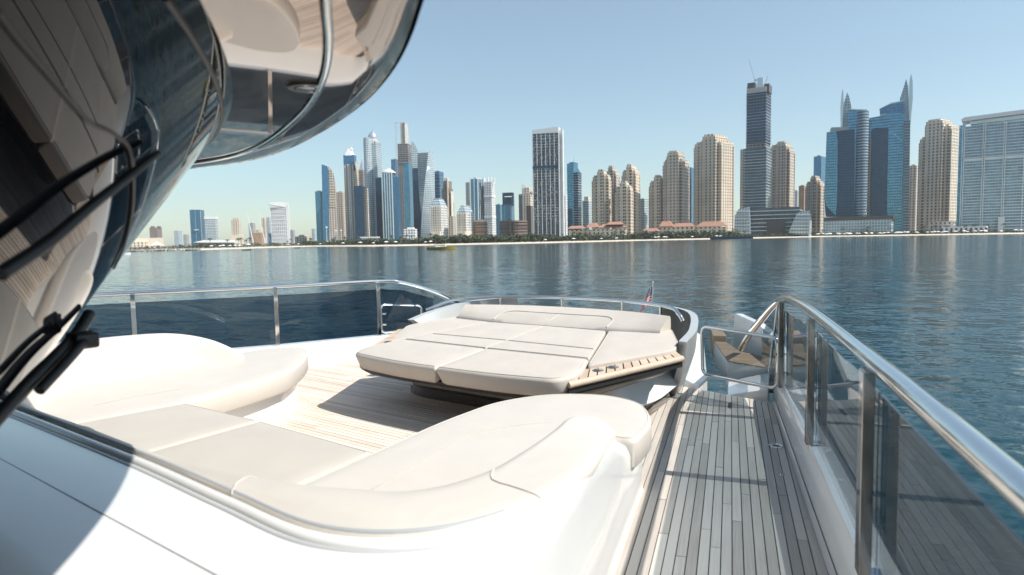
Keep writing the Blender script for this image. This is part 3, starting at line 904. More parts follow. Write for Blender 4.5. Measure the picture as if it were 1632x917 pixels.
for i in range(9):
    v = i/8
    row = []
    for j in range(13):
        u = j/12
        hoist = Vector(b_).lerp(Vector(a_), v)
        fold = math.sin(u*11+v*2)*.028*u**.4
        out = rgt*(-u*.20*(1-.45*v)-.004) + HF*fold + Vector((0, 0, -u*u*.16-.06*u))
        row.append(tuple(hoist+out))
    rows.append(row)
fm = MB().grid(rows)
k = 0
for i in range(8):
    for j in range(12):
        fm.uv[k] = [(j/12, i/8), ((j+1)/12, i/8), ((j+1)/12, (i+1)/8), (j/12, (i+1)/8)]; k += 1
fm.build('cloth', 'flag', fl, smooth=80)

# ------------------------------------------------------------------ sofa
sofa = tag(boat_empty('lounge_sofa'), 'curved ivory U shaped lounge sofa in front of the windscreen', 'sofa')
ZS = .43
def zseat(t, s): return ZS
crease = [(0, -2.36), (.8, -2.36), (1.2, -2.28), (1.55, -2.12), (1.76, -2.0), (1.84, -1.75), (1.80, -1.45), (1.71, -1.1), (1.60, -.75), (1.56, -.45)]
topp = [(0, -2.55), (.8, -2.55), (1.35, -2.53), (1.75, -2.50), (2.00, -2.36), (2.09, -2.10), (2.05, -1.75), (1.94, -1.35), (1.79, -.95), (1.68, -.52)]
topz = [.655, .655, .67, .685, .685, .68, .665, .63, .575, .47]
zipl = [(0, -2.57), (.8, -2.57), (1.42, -2.59), (1.88, -2.59), (2.17, -2.42), (2.29, -2.12), (2.28, -1.75), (2.17, -1.40), (2.01, -1.02), (1.84, -.62)]
zipz = [.66, .66, .66, .66, .66, .66, .645, .60, .53, .43]
crease_l = [(0, -2.36), (-.8, -2.36), (-1.3, -2.25), (-1.74, -2.08), (-2.08, -1.8), (-2.19, -1.49), (-2.2, -1.15), (-2.19, -.85), (-2.14, -.62), (-2.05, -.42)]
topp_l = [(0, -2.55), (-.8, -2.55), (-1.4, -2.50), (-1.95, -2.38), (-2.33, -2.08), (-2.43, -1.7), (-2.42, -1.3), (-2.34, -.95), (-2.22, -.66), (-2.1, -.42)]
topz_l = [.655, .655, .685, .715, .735, .745, .745, .725, .64, .49]
zipl_l = [(p[0]*1.055, min(p[1]-.03, max(p[1]-.07, -2.57))) for p in topp_l]
zipz_l = [z-.03 for z in topz_l]
def full(path, zs=None, left=None, zl=None):
    z = zs or [0]*len(path)
    r = [Vector((p[0], p[1], q)) for p, q in zip(path, z)]
    l = [Vector((p[0], p[1], q)) for p, q in zip(left, zl or z)] if left else [Vector((-p.x, p.y, p.z)) for p in r]
    return l[:0:-1] + r
NS = 10
cr = catmull(full(crease, [ZS-.02]*10, crease_l), NS); tp = catmull(full(topp, topz, topp_l, topz_l), NS); zp_ = catmull(full(zipl, zipz, zipl_l, zipz_l), NS)
def back_rows(i0, i1):
    rows = []
    for i in range(i0, i1+1):
        c_, t_, z_ = cr[i], tp[i], zp_[i]
        h = t_.z-c_.z
        d = (t_-c_); d.z = 0
        pts = [c_+Vector((0, 0, -.08)), c_, c_+d*.16+Vector((0, 0, h*.30)), c_+d*.42+Vector((0, 0, h*.78)), c_+d*.72+Vector((0, 0, h*.985)), t_+Vector((0, 0, .004)), t_.lerp(z_, .55)+Vector((0, 0, .012)), z_+Vector((0, 0, .01)), z_+Vector((0, 0, -.05))]
        rows.append([tuple(p) for p in catmull(pts, 3)])
    return rows
n_all = len(cr)-1
cuts = [0, 36, 56, 72, 90, 110, 142, n_all]
for a, b in zip(cuts, cuts[1:]):
    rw = back_rows(a, b)
    mb = MB(); mb.grid(rw)
    if a == 0 or b == n_all:
        r_ = rw[0] if a == 0 else rw[-1]
        o_ = len(mb.v); mb.v += r_; mb.f.append([o_+k for k in range(len(r_))]); mb.uv.append([(0, 0)]*len(r_))
    mb.build('back_cushion', 'leather_seat' if 72 <= a < 110 else 'leather', sofa, smooth=60)  # centre backs: shade from their angle put into the darker colour
    if a:
        MB().tube([tuple(Vector(p)+Vector((0, 0, .0015))) for p in rw[0][4:-3]], .0028, 6).build('seam_piping', 'leather', sofa, smooth=60)
gp = .004
c1 = [(-.10+gp, -1.52), (-.07+gp, -2.3), (1.02, -2.3), (.93-gp, -1.545)]
c_o = cushion(MB(), c1, .03, zseat, .16, .028, .006).build('seat_cushion', 'leather_seat', sofa, smooth=50)
piping(c_o, c1, .03, zseat, 'leather_seat', .028)
c2 = [(-.10-gp, -1.52), (-.07-gp, -2.3), (-1.04, -2.3), (-.95+gp, -1.545)]
c_o = cushion(MB(), c2, .03, zseat, .16, .028, .006).build('seat_cushion', 'leather_seat', sofa, smooth=50)
piping(c_o, c2, .03, zseat, 'leather_seat', .028)
arm_r = [(.94, -1.55), (1.03, -2.28), (1.5, -2.28), (1.9, -1.95), (1.93, -1.47), (1.84, -1.0), (1.76, -.70), (1.985, -.68), (1.93, -.30), (1.72, .03), (1.42, .10), (1.08, -.06), (.87, -.42), (.86, -.95)]
arm_l = [(-.95, -1.55), (-1.04, -2.28), (-1.7, -2.28), (-2.22, -1.95), (-2.32, -1.45), (-2.34, -.9), (-2.28, -.45), (-2.42, -.35), (-2.40, .02), (-2.18, .25), (-1.88, .16), (-1.5, -.18), (-1.2, -.55), (-1.08, -1.0)]
for arm in (arm_r, arm_l):
    c_o = cushion(MB(), arm, [.03, .02, .1, .1, .1, .1, .02, .06, .16, .16, .16, .2, .2, .2], lambda t, s: ZS+.004+max(0, s+.9)*.015, .17, .032, .006).build('arm_cushion', 'leather', sofa, smooth=50)
    piping(c_o, arm, [.03, .02, .1, .1, .1, .1, .02, .06, .16, .16, .16, .2, .2, .2], lambda t, s: ZS+.004+max(0, s+.9)*.015, 'leather', .032)
    base = inset([p for k, p in enumerate(arm) if k not in (6,)], .11)
    MB().prism(rounded(base, .12), -.005, .268).build('plinth', 'gelcoat', sofa, smooth=30)
MB().prism([(-1.0, -1.64), (-1.0, -2.5), (1.0, -2.5), (1.0, -1.64)], -.005, .266).build('plinth', 'gelcoat', sofa)

def seam_line(pxs, z, r=.0022):
    pts = []
    for p in catmull([(x, y, 0) for x, y in pxs], 6):
        q = at_z(p.x, p.y, z); t_, s_ = T2(q.x, q.y); pts.append((t_, s_, z))
    MB().tube(pts, r, 6).build('seam_piping', 'leather_seat', sofa, smooth=60)
seam_line([(545, 807), (600, 776), (653, 747), (705, 716), (755, 691), (821, 679), (883, 673)], ZS+.0135)
seam_line([(150, 646), (215, 632), (300, 618), (352, 608)], ZS+.0125)

# coaming behind the sofa and the right shell
cm = tag(boat_empty('coaming'), 'glossy white moulded coaming wrapped round the back of the sofa', 'coaming')
inn = [(0, -2.565), (.8, -2.565), (1.42, -2.585), (1.88, -2.585), (2.16, -2.42), (2.275, -2.12), (2.265, -1.75), (2.16, -1.40), (2.00, -1.02), (1.87, -.70), (1.74, -.30)]
def xt(s): return 1.765-.3058*s
out_ = [(0, -3.6), (.8, -3.75), (1.6, -4.1), (2.45, -4.6), (xt(-3.7), -3.7), (xt(-2.6), -2.6), (xt(-1.95), -1.95), (xt(-1.5), -1.5), (xt(-1.1), -1.1), (xt(-.75), -.75), (xt(-.26), -.26)]
hz = [.66, .66, .66, .66, .66, .655, .64, .60, .525, .42, .27]
inn_l = [(0, -2.565), (-.8, -2.565), (-1.45, -2.56), (-2.04, -2.44), (-2.44, -2.14), (-2.55, -1.76), (-2.54, -1.36), (-2.45, -1.0), (-2.33, -.72), (-2.2, -.48), (-2.1, -.3)]
out_l = [(0, -3.6), (-.8, -3.75), (-1.6, -4.1), (-2.45, -4.6), (-3.2, -3.2), (-3.0, -2.3), (-2.9, -1.6), (-2.75, -1.1), (-2.6, -.75), (-2.45, -.45), (-2.3, -.2)]
hzl = [.66, .66, .67, .69, .70, .71, .71, .69, .60, .46, .30]
I_ = catmull(full(inn, hz, inn_l, hzl), 8); O_ = catmull(full(out_, [0]*11, out_l), 8)
rows = []
for a, b in zip(I_, O_):
    d = Vector((b.x-a.x, b.y-a.y, 0)); L = d.length; d = d/L if L else d
    bt = min(.09, L*.6)
    e = Vector((b.x, b.y, 0))-d*bt
    rim = min(.05, L*.25)
    rise = .03 if b.y < -3 else 0
    rows.append([tuple(a+Vector((0, 0, -.2))), tuple(a), tuple(a+d*rim*.35+Vector((0, 0, .006))), tuple(a.lerp(Vector((e.x, e.y, a.z+rise)), .4)), tuple(Vector((e.x, e.y, a.z+rise))),
                 tuple(Vector((e.x, e.y, a.z+rise-.010))+d*.035), tuple(Vector((e.x, e.y, a.z+rise-.055))+d*.062), tuple(Vector((b.x, b.y, 0))-d*.012+Vector((0, 0, .05))), tuple(Vector((b.x, b.y, -.01)))])
MB().grid(rows).build('moulding', 'gelcoat', cm, smooth=60)
ztube = []
for p in I_:
    if p.x > -2.0 and p.y < -2.2: ztube.append(tuple(p+Vector((0, .008, .010))))
MB().tube(ztube, .010, 8).build('zip_gasket', 'rubber', cm, smooth=60)
MB().tube([(p[0]*1.03, p[1]-.055, p[2]-.006) for p in ztube[3:-3]], .020, 10).build('bead', 'gelcoat', cm, smooth=60)
MB().tube([(p[0]*1.03, p[1]-.087, p[2]-.008) for p in ztube[3:-3]], .010, 8).build('bead', 'gelcoat_grey', cm, smooth=60)
MB().box(-2.2, 2.2, -2.9020, -2.8990, .65, .6722).build('groove', 'gelcoat_grey', cm)

# ------------------------------------------------------------------ windscreen
ws = tag(boat_empty('windscreen'), 'forward leaning black glass windscreen mirroring the sea at the left edge', 'windscreen')
def wsp(t, v, off=0.0):
    s = (-3.1-.20*t*t)*(1-v)+(-2.18-.17*t*t)*v
    return (t, s+off, .70+1.23*v)
rows = [[wsp(-2.75+5.5*j/66, i/24) for j in range(67)] for i in range(25)]
MB().grid(rows).build('glass', 'windscreen', ws, smooth=80, fixn=False)
MB().tube([wsp(-2.4+4.8*j/40, .012, .012) for j in range(41)], .018, 8).build('lower_trim', 'black_rubber', ws, smooth=60)
MB().tube([wsp(-2.4+4.8*j/40, .955, .0) for j in range(41)], .006, 8).build('upper_trim', 'black_rubber', ws, smooth=60)
def strip(ta, tb_, v0, v1, w=.03, lift=.006):
    rows = []
    for i in range(13):
        v = v0+(v1-v0)*i/12; t = ta+(tb_-ta)*i/12
        rows.append([wsp(t-w, v, lift), wsp(t+w, v, lift)])
    return MB().grid(rows)
for t_ in (.62, -.62):
    strip(t_*1.0, t_*1.12, 0, .99, .006).build('mullion', 'black_rubber', ws, smooth=60)
# wiper resting on the glass
wp = tag(boat_empty('wiper'), 'black windscreen wiper lying along the lower edge of the dark glass', 'wiper')
path = [wsp(1.60, .32, .03), wsp(1.55, .36, .03), wsp(1.53, .395, .035), wsp(1.47, .42, .04), wsp(1.34, .45, .04), wsp(1.27, .49, .03)]
MB().tube([tuple(p) for p in catmull(path, 6)], .017, 8).build('blade', 'black_rubber', wp, smooth=60)
path = [wsp(1.57, .37, .075), wsp(1.50, .415, .08), wsp(1.36, .45, .08)]
MB().tube([tuple(p) for p in catmull(path, 6)], .013, 8).build('arm', 'black_rubber', wp, smooth=60)
bxp = wsp(1.38, .44, .07)
b_ = MB().box(-.04, .04, -.03, .03, -.022, .022); b_.v = [tuple(Vector(v)+Vector(bxp)) for v in b_.v]
b_.build('pivot', 'black_rubber', wp, bevel=.008)
wp2 = tag(boat_empty('wiper'), 'thick black wiper arm crossing the windscreen at the left picture edge', 'wiper')
path = [wsp(2.23, .62, .04), wsp(2.19, .66, .045), wsp(2.16, .71, .045), wsp(2.10, .765, .04), wsp(2.04, .805, .03)]
pth = catmull(path, 6)
MB().tube([tuple(p) for p in pth], [.012-.005*k/(len(pth)-1) for k in range(len(pth))], 10).build('arm', 'black_rubber', wp2, smooth=60)
path = [wsp(2.58, .85, .006), wsp(2.53, .84, .006), wsp(2.47, .83, .006), wsp(2.34, .81, .006), wsp(2.29, .805, .006), wsp(2.19, .805, .006), wsp(2.08, .79, .006), wsp(1.83, .725, .006), wsp(1.57, .655, .006), wsp(1.37, .60, .006)]
MB().tube([tuple(p) for p in catmull(path, 6)], .0035, 8).build('window_trim', 'black_rubber', ws, smooth=60)
# ------------------------------------------------------------------ flybridge overhang
ov = tag(boat_empty('flybridge_overhang'), 'mirror polished dark bronze flybridge overhang in the upper left', 'overhang')
ov.location.z = -.1
M['mirror_bronze'] = simple('mirror bronze lacquer', (.33, .275, .235), .025, metal=.8, noise=.05, nscale=1.5)
edge = [(3.1, -6.5), (3.06, -4.45), (2.94, -3.46), (2.765, -3.03), (2.545, -2.807), (2.17, -2.527), (1.709, -2.266), (1.041, -1.98), (.521, -1.864), (0, -1.9), (-.6, -2.05), (-1.3, -2.32), (-2.0, -2.75), (-2.6, -3.5), (-2.9, -4.6), (-3.0, -6.5)]
E_ = [tuple(p)[:2] for p in catmull([(a, b, 0) for a, b in edge], 7)]
def einset(d):
    n = len(E_); r = []
    for i in range(n):
        a, b = Vector(E_[max(0, i-1)]), Vector(E_[min(n-1, i+1)])
        dd = (b-a).normalized(); nn = Vector((-dd.y, dd.x))       # path runs right to left, inside is aft
        r.append((E_[i][0]+nn.x*d, E_[i][1]+nn.y*d))
    return r
def ring3(d, z): return [(p[0], p[1], z) for p in einset(d)]
ins_ = einset(.18)
core = [(p[0]*.0, -6.5, 2.0) for p in ins_]
rows = []
for f in range(9):
    k = f/8
    rows.append([(p[0]*(1-k)+0*k, p[1]*(1-k)+(-6.5)*k, 2.012+.05*math.sin(k*1.4)) for p in ins_])
MB().grid(rows).build('underside', 'mirror_bronze', ov, smooth=80, fixn=False)
MB().tube([(p[0], p[1], 2.008) for p in einset(.167)], .009, 8).build('trim_strip', 'chrome', ov, smooth=60)
MB().grid([ring3(.162, 2.004), ring3(.10, 1.998), ring3(.05, 2.002), ring3(.012, 2.022)]).build('rim', 'mirror_bronze', ov, smooth=80)
MB().grid([ring3(.0, 2.030), ring3(-.015, 2.07), ring3(-.012, 2.2), ring3(.03, 2.34), ring3(.2, 2.40)]).build('fascia', 'bronze', ov, smooth=60)
top = [(p[0], p[1], 2.40) for p in einset(.2)]
tb_ = MB(); tb_.v = top; tb_.f = [list(range(len(top)))]; tb_.uv = [[(0, 0)]*len(top)]
tb_.build('roof_deck', 'gelcoat', ov)
lp = T2(*at_z(492, 140, 1.91)[:2])
mb = MB().lathe([(.036, 2.012), (.040, 2.006), (.052, 2.006), (.055, 2.016)], 28, lp)
dl = mb.build('downlight', 'black_rubber', ov, smooth=50)
MB().lathe([(.037, 2.0095), (.0, 2.011)], 24, lp).build('lens', 'dark_gelcoat', dl)
MB().tube([(lp[0]+.035*math.cos(k*math.pi/12), lp[1]+.035*math.sin(k*math.pi/12), 2.008) for k in range(24)], .003, 6, closed=True).build('bezel', 'chrome', dl, smooth=60)
# cabin side behind the windscreen
cab = MB().prism([(-2.45, -6.4), (2.45, -6.4), (2.45, -4.75), (-2.45, -4.75)], -.01, 1.9)
wl = cab.build('cabin_wall', 'bronze'); wl.location = (BO.x, BO.y, 0); wl.rotation_euler = (0, 0, -BA)
tag(wl, 'dark cabin side aft of the windscreen', 'cabin')

# ------------------------------------------------------------------ city skyline
class Bld:
    def __init__(s, name, label, D, xref, cat='skyscraper', yref=380, group=None):
        D += 100
        p = at_depth(xref, yref, D)
        s.dir = Vector((p.x, p.y, 0)).normalized()
        s.e = Vector((s.dir.y, -s.dir.x, 0))
        s.o = Vector((p.x, p.y, GND))
        s.root = tag(empty(name, s.o, math.atan2(-s.dir.x, s.dir.y)), label, cat, group)
        s.m = D/FPX
    def P(s, x, y, back=0.0):
        d = pxray(x, y)
        t = ((s.o-CAMP).dot(s.dir)+back)/d.dot(s.dir)
        p = CAMP+d*t
        return (p-s.o).dot(s.e), p.z-GND
    def foot(s, xl, xk, xr, y, r=14, dy=0.0):
        a, _ = s.P(xl, y); k, _ = s.P(xk, y); b, _ = s.P(xr, y)
        tr = math.tan(R(r))
        wf, wr = k-a, max(b-k, .01)
        ya, yb = wf*tr, wr/tr
        yb = min(yb, max(26.0, wf*1.1)) if wr > 1 else max(14.0, wf*.7)
        if wr <= 1: return [(a, dy), (b, dy), (b, yb+dy), (a, yb+dy)]
        return [(a, ya+dy), (k, dy), (b, yb+dy), (a+b-k, ya+yb+dy)]
    def rbox(s, part, mat, xl, xk, xr, yt, yb=None, r=14, dy=0.0, parent=None, sl=None):
        f = s.foot(xl, xk, xr, yt, r, dy)
        z1 = s.P((xl+xr)/2, yt)[1]
        z0 = -.5 if yb is None else s.P((xl+xr)/2, yb)[1]
        zz = z1 if sl is None else [s.P(xl, sl[0])[1], s.P(xk, sl[1])[1], s.P(xr, sl[2])[1], s.P(xl, sl[0])[1]]
        return MB().prism(f, z0, zz).build(part, mat, parent or s.root)
    def poly(s, part, mat, pts, y0=0.0, y1=25.0, parent=None):
        q = [s.P(*p) for p in pts]
        return MB().polyx(q, y0, y1).build(part, mat, parent or s.root)
    def lathe(s, part, mat, xc, prof, dy=0.0, n=20, sy=1.0, parent=None, smooth=40):
        c = s.P(xc, prof[0][1])[0]
        pr = [(max(w*s.m, .05), s.P(xc, y)[1]) for w, y in prof]
        r0 = max(p[0] for p in pr)
        return MB().lathe(pr, n, (c, r0+dy), sy).build(part, mat, parent or s.root, smooth=smooth)
    def slabs(s, part, mat, xl, xk, xr, yt, yb=None, r=14, step=3.6, out=.9, th=.55, dy=0.0, every=1):
        f = s.foot(xl, xk, xr, yt, r, dy)
        g = inset(f, -out)
        z1 = s.P((xl+xr)/2, yt)[1]; z0 = 6 if yb is None else s.P((xl+xr)/2, yb)[1]
        mb = MB(); z = z0
        while z < z1:
            mb.prism(g, z, z+th); z += step*every
        return tag(mb.build(part, mat, s.root, fixn=False), kind='stuff')
    def fins(s, part, mat, xl, xk, xr, yt, yb=None, n=6, nr=3, r=14, w=.8, out=1.1, dy=0.0):
        f = [Vector(p) for p in s.foot(xl, xk, xr, yt, r, dy)]
        z1 = s.P((xl+xr)/2, yt)[1]; z0 = 0 if yb is None else s.P((xl+xr)/2, yb)[1]
        for a, b, m_ in ((f[0], f[1], n), (f[1], f[2], nr)):
            d = (b-a).normalized(); nn = Vector((d.y, -d.x))
            for i in range(m_+1):
                c = a.lerp(b, i/m_) if m_ else a
                q = [c-d*w/2, c-d*w/2+nn*out, c+d*w/2+nn*out, c+d*w/2]
                q = [q[1], q[2], q[3], q[0]]
                MB().prism([tuple(p) for p in q], z0, z1).build(part, mat, s.root)

def tower(label, D, xl, xk, xr, yt, mat, name='tower', r=14, cat='skyscraper', roof=True, trim=None, cap=None):
    b = Bld(name, label, D, (xl+xr)/2, cat)
    b.rbox('body', mat, xl, xk, xr, yt, r=r)
    if roof:
        w = xr-xl
        b.rbox('roof_plant', trim or 'concrete', xl+w*.25, xk-w*.1, xr-w*.25, yt-min(3, w*.1), yt, r=r, dy=4)
    return b

def jbr(label, D, xl, xk, xr, yt, mat='f_beige', steps=((0, .32, 9), (.30, .72, 0), (.70, 1, 7)), r=13, dark=False):
    """stucco residential tower: three bays of different heights with piers, corbelled crowns and lit right flank"""
    b = Bld('apartment_tower', label, D, (xl+xr)/2, 'skyscraper', group='beige residential towers along the shore')
    w = xk-xl
    for i, (a, c, drop) in enumerate(steps):
        x0, x1 = xl+w*a, xl+w*c
        rr = xr if i == 2 else x1
        dy = 5.0*i if i != 1 else 0.0
        b.rbox('body', mat, x0, x1, x1+(xr-xk), yt+drop, r=r, dy=[6, 0, 4][i])
        b.rbox('cornice', 'beige_trim', x0-.4, x1, x1+(xr-xk)+.4, yt+drop+1.6, yt+drop+3.0, r=r, dy=[6, 0, 4][i]-.6)
        b.rbox('roof_pavilion', 'f_tan' if dark else mat, x0+w*.07, x1-w*.06, x1+(xr-xk)*.8, yt+drop-3.5, yt+drop, r=r, dy=[6, 0, 4][i]+5)
    for i, (a, c, drop) in enumerate(steps):
        x0, x1 = xl+w*a, xl+w*c
        b.fins('pier', mat, x0, x1, x1+(xr-xk), yt+drop+6, n=1, nr=1, r=r, w=2.6, out=.7, dy=[6, 0, 4][i])
    return b

# --- far left group
tower('small brown tower half hidden behind the windscreen edge', 2200, 203, 211, 218, 363, 'f_brown', r=20)
b = tower('brown twin topped block on the far left shore', 1900, 238, 250, 258, 363, 'f_brown', r=16, roof=False)
b.rbox('roof_tower', 'f_brown', 240, 244, 247, 360.5, 363, dy=3); b.rbox('roof_tower', 'f_brown', 250, 254, 257, 360.5, 363, dy=3)
tower('slim pale blue far tower left of the dark blue slab', 2200, 277, 284, 290, 368, 'f_pale')
tower('tiny grey far block beside the dark blue slab', 2400, 292, 297, 301, 374, 'f_grey')
b = Bld('office_tower', 'dark blue glass slab tower at the far left', 1350, 314)
b.rbox('body', 'f_blue', 302, 319, 325, 334.5, r=14)
b.rbox('sky_lobby', 'white_trim', 309, 316, 317, 366, 367.2, r=14, dy=-1.5)
b.fins('edge_fin', 'steel_clad', 302, 319, 325, 334, n=2, nr=1, w=.7, out=.6)
b = Bld('office_tower', 'light glass office block with white roof band next to the dark slab', 1300, 336)
b.rbox('body', 'f_pale', 326, 343, 347, 349, r=10)
b.rbox('roof_band', 'white_trim', 325, 343.5, 347.5, 345.5, 349.5, r=10, dy=-.8)
b.slabs('floor_bands', 'white_trim', 326, 343, 347, 349, r=10, step=7, out=.5, th=.6)
b = Bld('apartment_tower', 'beige tower with rounded top left of the white masts', 1500, 376)
b.rbox('body', 'f_beige2', 368.5, 380, 384, 350.5, r=13)
b.rbox('crown', 'f_beige2', 371, 380, 382.5, 347, 351, r=13, dy=3)
b.rbox('podium', 'beige_trim', 366, 386, 388, 375, r=8, dy=-6)
for lab, xa, ya, xb_, yb_ in (('tall white leaning mast on the left', 393, 338, 403, 384), ('tall white leaning mast nearest the white roofed hotel', 411, 337, 422, 384)):
    b = Bld('leaning_mast', lab, 1000, xb_, 'mast', group='white leaning masts')
    q0, q1 = b.P(xb_, yb_), b.P(xa, ya)
    MB().tube([(q0[0], 0, 0), (q0[0], 0, q0[1]), (q1[0], 0, q1[1])], [.9, .9, .25], 8).build('mast', 'white_trim', b.root, smooth=60)
    MB().tube([(q0[0]+14, 6, 0), ((q0[0]+q1[0])/2, 0, (q0[1]+q1[1])/2)], .12, 5).build('stay', 'white_trim', b.root)
tower('blue grey block behind the two white masts', 1700, 396, 403, 407, 356, 'f_grey')
b = Bld('hotel', 'low pink beige hotel between the two white masts', 1250, 410, 'building')
b.rbox('body', 'f_orange', 402, 416, 420, 371, r=10); b.rbox('upper_storeys', 'f_beige2', 405, 413, 416, 366, 371, r=10, dy=4)
tower('pale beige tower behind the white roofed hotel', 1600, 416.5, 422, 425.5, 348, 'f_beige2', r=18)
tower('steel blue tower touching the white roofed hotel', 1550, 424, 429, 433, 346.5, 'f_pale')
b = Bld('hotel_tower', 'white gridded tower with slanting white roof blade', 1150, 445)
b.rbox('body', 'f_white', 431, 456, 460, 331, r=12)
b.fins('grid_fin', 'white_trim', 431, 456, 460, 330, n=8, nr=1, r=12, w=.9, out=.8)
b.slabs('grid_bands', 'white_trim', 431, 456, 460, 331, r=12, step=7.2, out=.7, th=.9)
b.poly('roof_blade', 'white_trim', [(427.5, 325.5), (434, 322.5), (457, 323), (459.5, 326), (459.5, 331.5), (436, 327.5)], 0, 24)
b.rbox('edge_wall', 'white_trim', 456, 459, 460.5, 325, r=12, dy=-1)
b.rbox('side_wing', 'f_blue', 427, 431, 433, 372, r=12, dy=5)
tower('tiny grey blue far tower right of the white hotel', 2000, 462, 467, 470, 367, 'f_grey')
tower('low beige block right of the white hotel', 1250, 470, 488, 495, 377, 'f_beige2', name='building', cat='building')
tower('slim blue far tower left of the main cluster', 1900, 496.5, 501, 505, 365, 'f_pale')
b = Bld('pavilion', 'long low white roofed beach pavilion on the left shore', 800, 345, 'building')
b.rbox('hall', 'f_grey', 312, 372, 376, 386.5, r=4)
b.poly('roof', 'white_trim', [(308, 386.8), (325, 383), (375, 383), (382, 386), (381, 386.8)], -6, 25)
b = Bld('shopping_block', 'low sandy building beside the windscreen edge on the far shore', 1000, 225, 'building')
b.rbox('body', 'beige_trim', 207, 256, 262, 379.5, r=4); b.rbox('lower_wing', 'f_beige2', 196, 232, 238, 386, r=4, dy=-20)
b = Bld('tent', 'white peaked tent roof on the left shore', 850, 252, 'tent')
b.poly('canopy', 'parasol_cloth', [(238, 391), (246, 388), (250, 384.5), (255, 388), (263, 391)], 0, 14)
MB().box(-.3, .3, 4, 4.6, 0, 6).build('pole', 'concrete', b.root)

# --- marina cluster
tower('short blue glass tower at the left end of the main cluster', 1200, 502, 510, 517, 305, 'f_teal', r=16, trim='f_blue')
b = Bld('slanted_tower', 'dark blue tower with slanting top and curved beige stepped flank', 1150, 524)
b.poly('glass_blade', 'f_blue', [(512.5, 262), (521.5, 265), (524, 276), (525, 384), (515, 384)], 0, 26)
b.poly('curved_flank', 'f_tan', [(521.5, 265), (527, 268), (531.5, 276), (534.5, 292), (537, 318), (538, 384), (525, 384), (524, 276)], 4, 30)
q = MB()
for i in range(15):
    y = 270+i*4.2
    xr_ = 528+min(6.5, (i*.85))
    a0, z0 = b.P(522.5, y); a1, _ = b.P(xr_+.6, y)
    q.box(a0, a1, 2.8, 20, z0-1.4, z0)
tag(q.build('stepped_balconies', 'beige_trim', b.root), kind='stuff')
tower('grey brown slab tower between the slanted tower and the crowned tower', 1250, 536, 546, 552, 306, 'f_tan', r=14)
b = Bld('crowned_tower', 'beige tower with blue arched shoulders and white pyramid crown', 1180, 559)
b.rbox('body', 'f_beige', 547.5, 564, 571, 256, r=14)
b.rbox('blue_shoulder', 'f_blue', 547, 564, 568, 247, 262, r=14, dy=-.8)
b.rbox('centre_bay', 'f_white', 553, 558, 560, 262, r=14, dy=-2)
z0 = b.P(558, 248)[1]; z1 = b.P(558, 237)[1]
f = b.foot(549, 560, 567, 246); 
MB().prism(f, z0, z1, top=inset(f, 5)).build('crown_base', 'white_trim', b.root)
b.rbox('crown_top', 'white_trim', 553, 559, 562.5, 233.5, 238, r=14, dy=6)
b.lathe('arch_window', 'f_navy', 565, [(1.6, 272), (1.6, 264), (.3, 262)], dy=-1, n=10)
b = Bld('spire_tower', 'small dark tower with silver needle spire', 1400, 577)
b.rbox('body', 'f_brown', 571, 578, 584, 271, r=18)
f = b.foot(572, 578, 583, 270, 18)
MB().prism(f, b.P(577, 271)[1], b.P(577, 252)[1], top=[(sum(p[0] for p in f)/4+k*.05, sum(p[1] for p in f)/4+j*.05) for k, j in ((-1, -1), (1, -1), (1, 1), (-1, 1))]).build('spire', 'steel_clad', b.root)
b = Bld('office_tower', 'dark blue glass tower with lit beige flank and sloping roof line', 1020, 575)
b.rbox('body', 'f_navy', 563.5, 577, 585.5, 297, r=14, sl=(297, 295.5, 299.5))
b.rbox('lit_flank', 'f_beige2', 577.2, 585, 586.5, 299.5, r=40, dy=1)
b = Bld('domed_tower', 'tall silver blue tower with stepped dome', 1150, 595)
b.rbox('body', 'f_pale', 583, 599, 608, 226, r=14)
b.lathe('curved_bay', 'f_pale', 591, [(6.2, 384), (6.2, 222), (5.5, 220)], dy=-6)
b.lathe('drum', 'f_white', 594, [(9.5, 228), (9.5, 223), (8, 222.5), (8, 219)], dy=1)
b.lathe('dome', 'steel_clad', 594, [(7.6, 219), (7.2, 216), (6, 213), (4.2, 211), (3.2, 210.5), (3, 209), (.4, 208)], dy=2.5)
b.lathe('mast', 'steel_clad', 594, [(.35, 208.5), (.15, 203)], dy=12, n=6)
tower('dark blue slab tower in front of the domed tower', 1100, 598, 607, 611, 283, 'f_navy', roof=False)
b = Bld('crowned_tower', 'green glass tower with flat white domed crown', 1080, 619)
b.rbox('body', 'f_teal', 608.5, 624, 631, 275, r=14)
b.fins('pilaster', 'white_trim', 608.5, 624, 631, 275, n=4, nr=2, w=1.0, out=.9)
b.lathe('crown', 'white_trim', 619.5, [(11.2, 275.5), (11.2, 273.5), (9, 272), (6, 270), (3, 268), (.5, 266.5)], dy=1)
tower('narrow deep blue tower beside the construction tower', 1030, 626, 633, 638, 281, 'f_blue', r=14)
tower('distant teal tower peeping left of the construction tower', 1500, 623, 632, 640, 254, 'f_blue', r=14)
b = Bld('construction_tower', 'unfinished tower with bare concrete core and blue glazing', 1100, 645)
b.rbox('glazed_body', 'f_teal', 640, 651, 657, 258, r=14)
b.rbox('bare_floors', 'f_scaffold', 634, 650, 655.5, 229, 259, r=14, dy=-1)
b.rbox('brown_shade_side', 'f_brown', 633.5, 640.5, 642, 230, r=14, dy=2)  # brown box, shade of the left side put into its colour
b.slabs('bare_slabs', 'concrete', 634, 650, 655.5, 229, 259, r=14, step=4.2, out=1.0, th=.6, dy=-1)
b.rbox('core', 'concrete', 637.5, 645, 650.5, 194.5, 230, r=14, dy=5)
b.rbox('core_slot', 'f_scaffold', 642.5, 644, 644.5, 195, 229, r=14, dy=4.6)
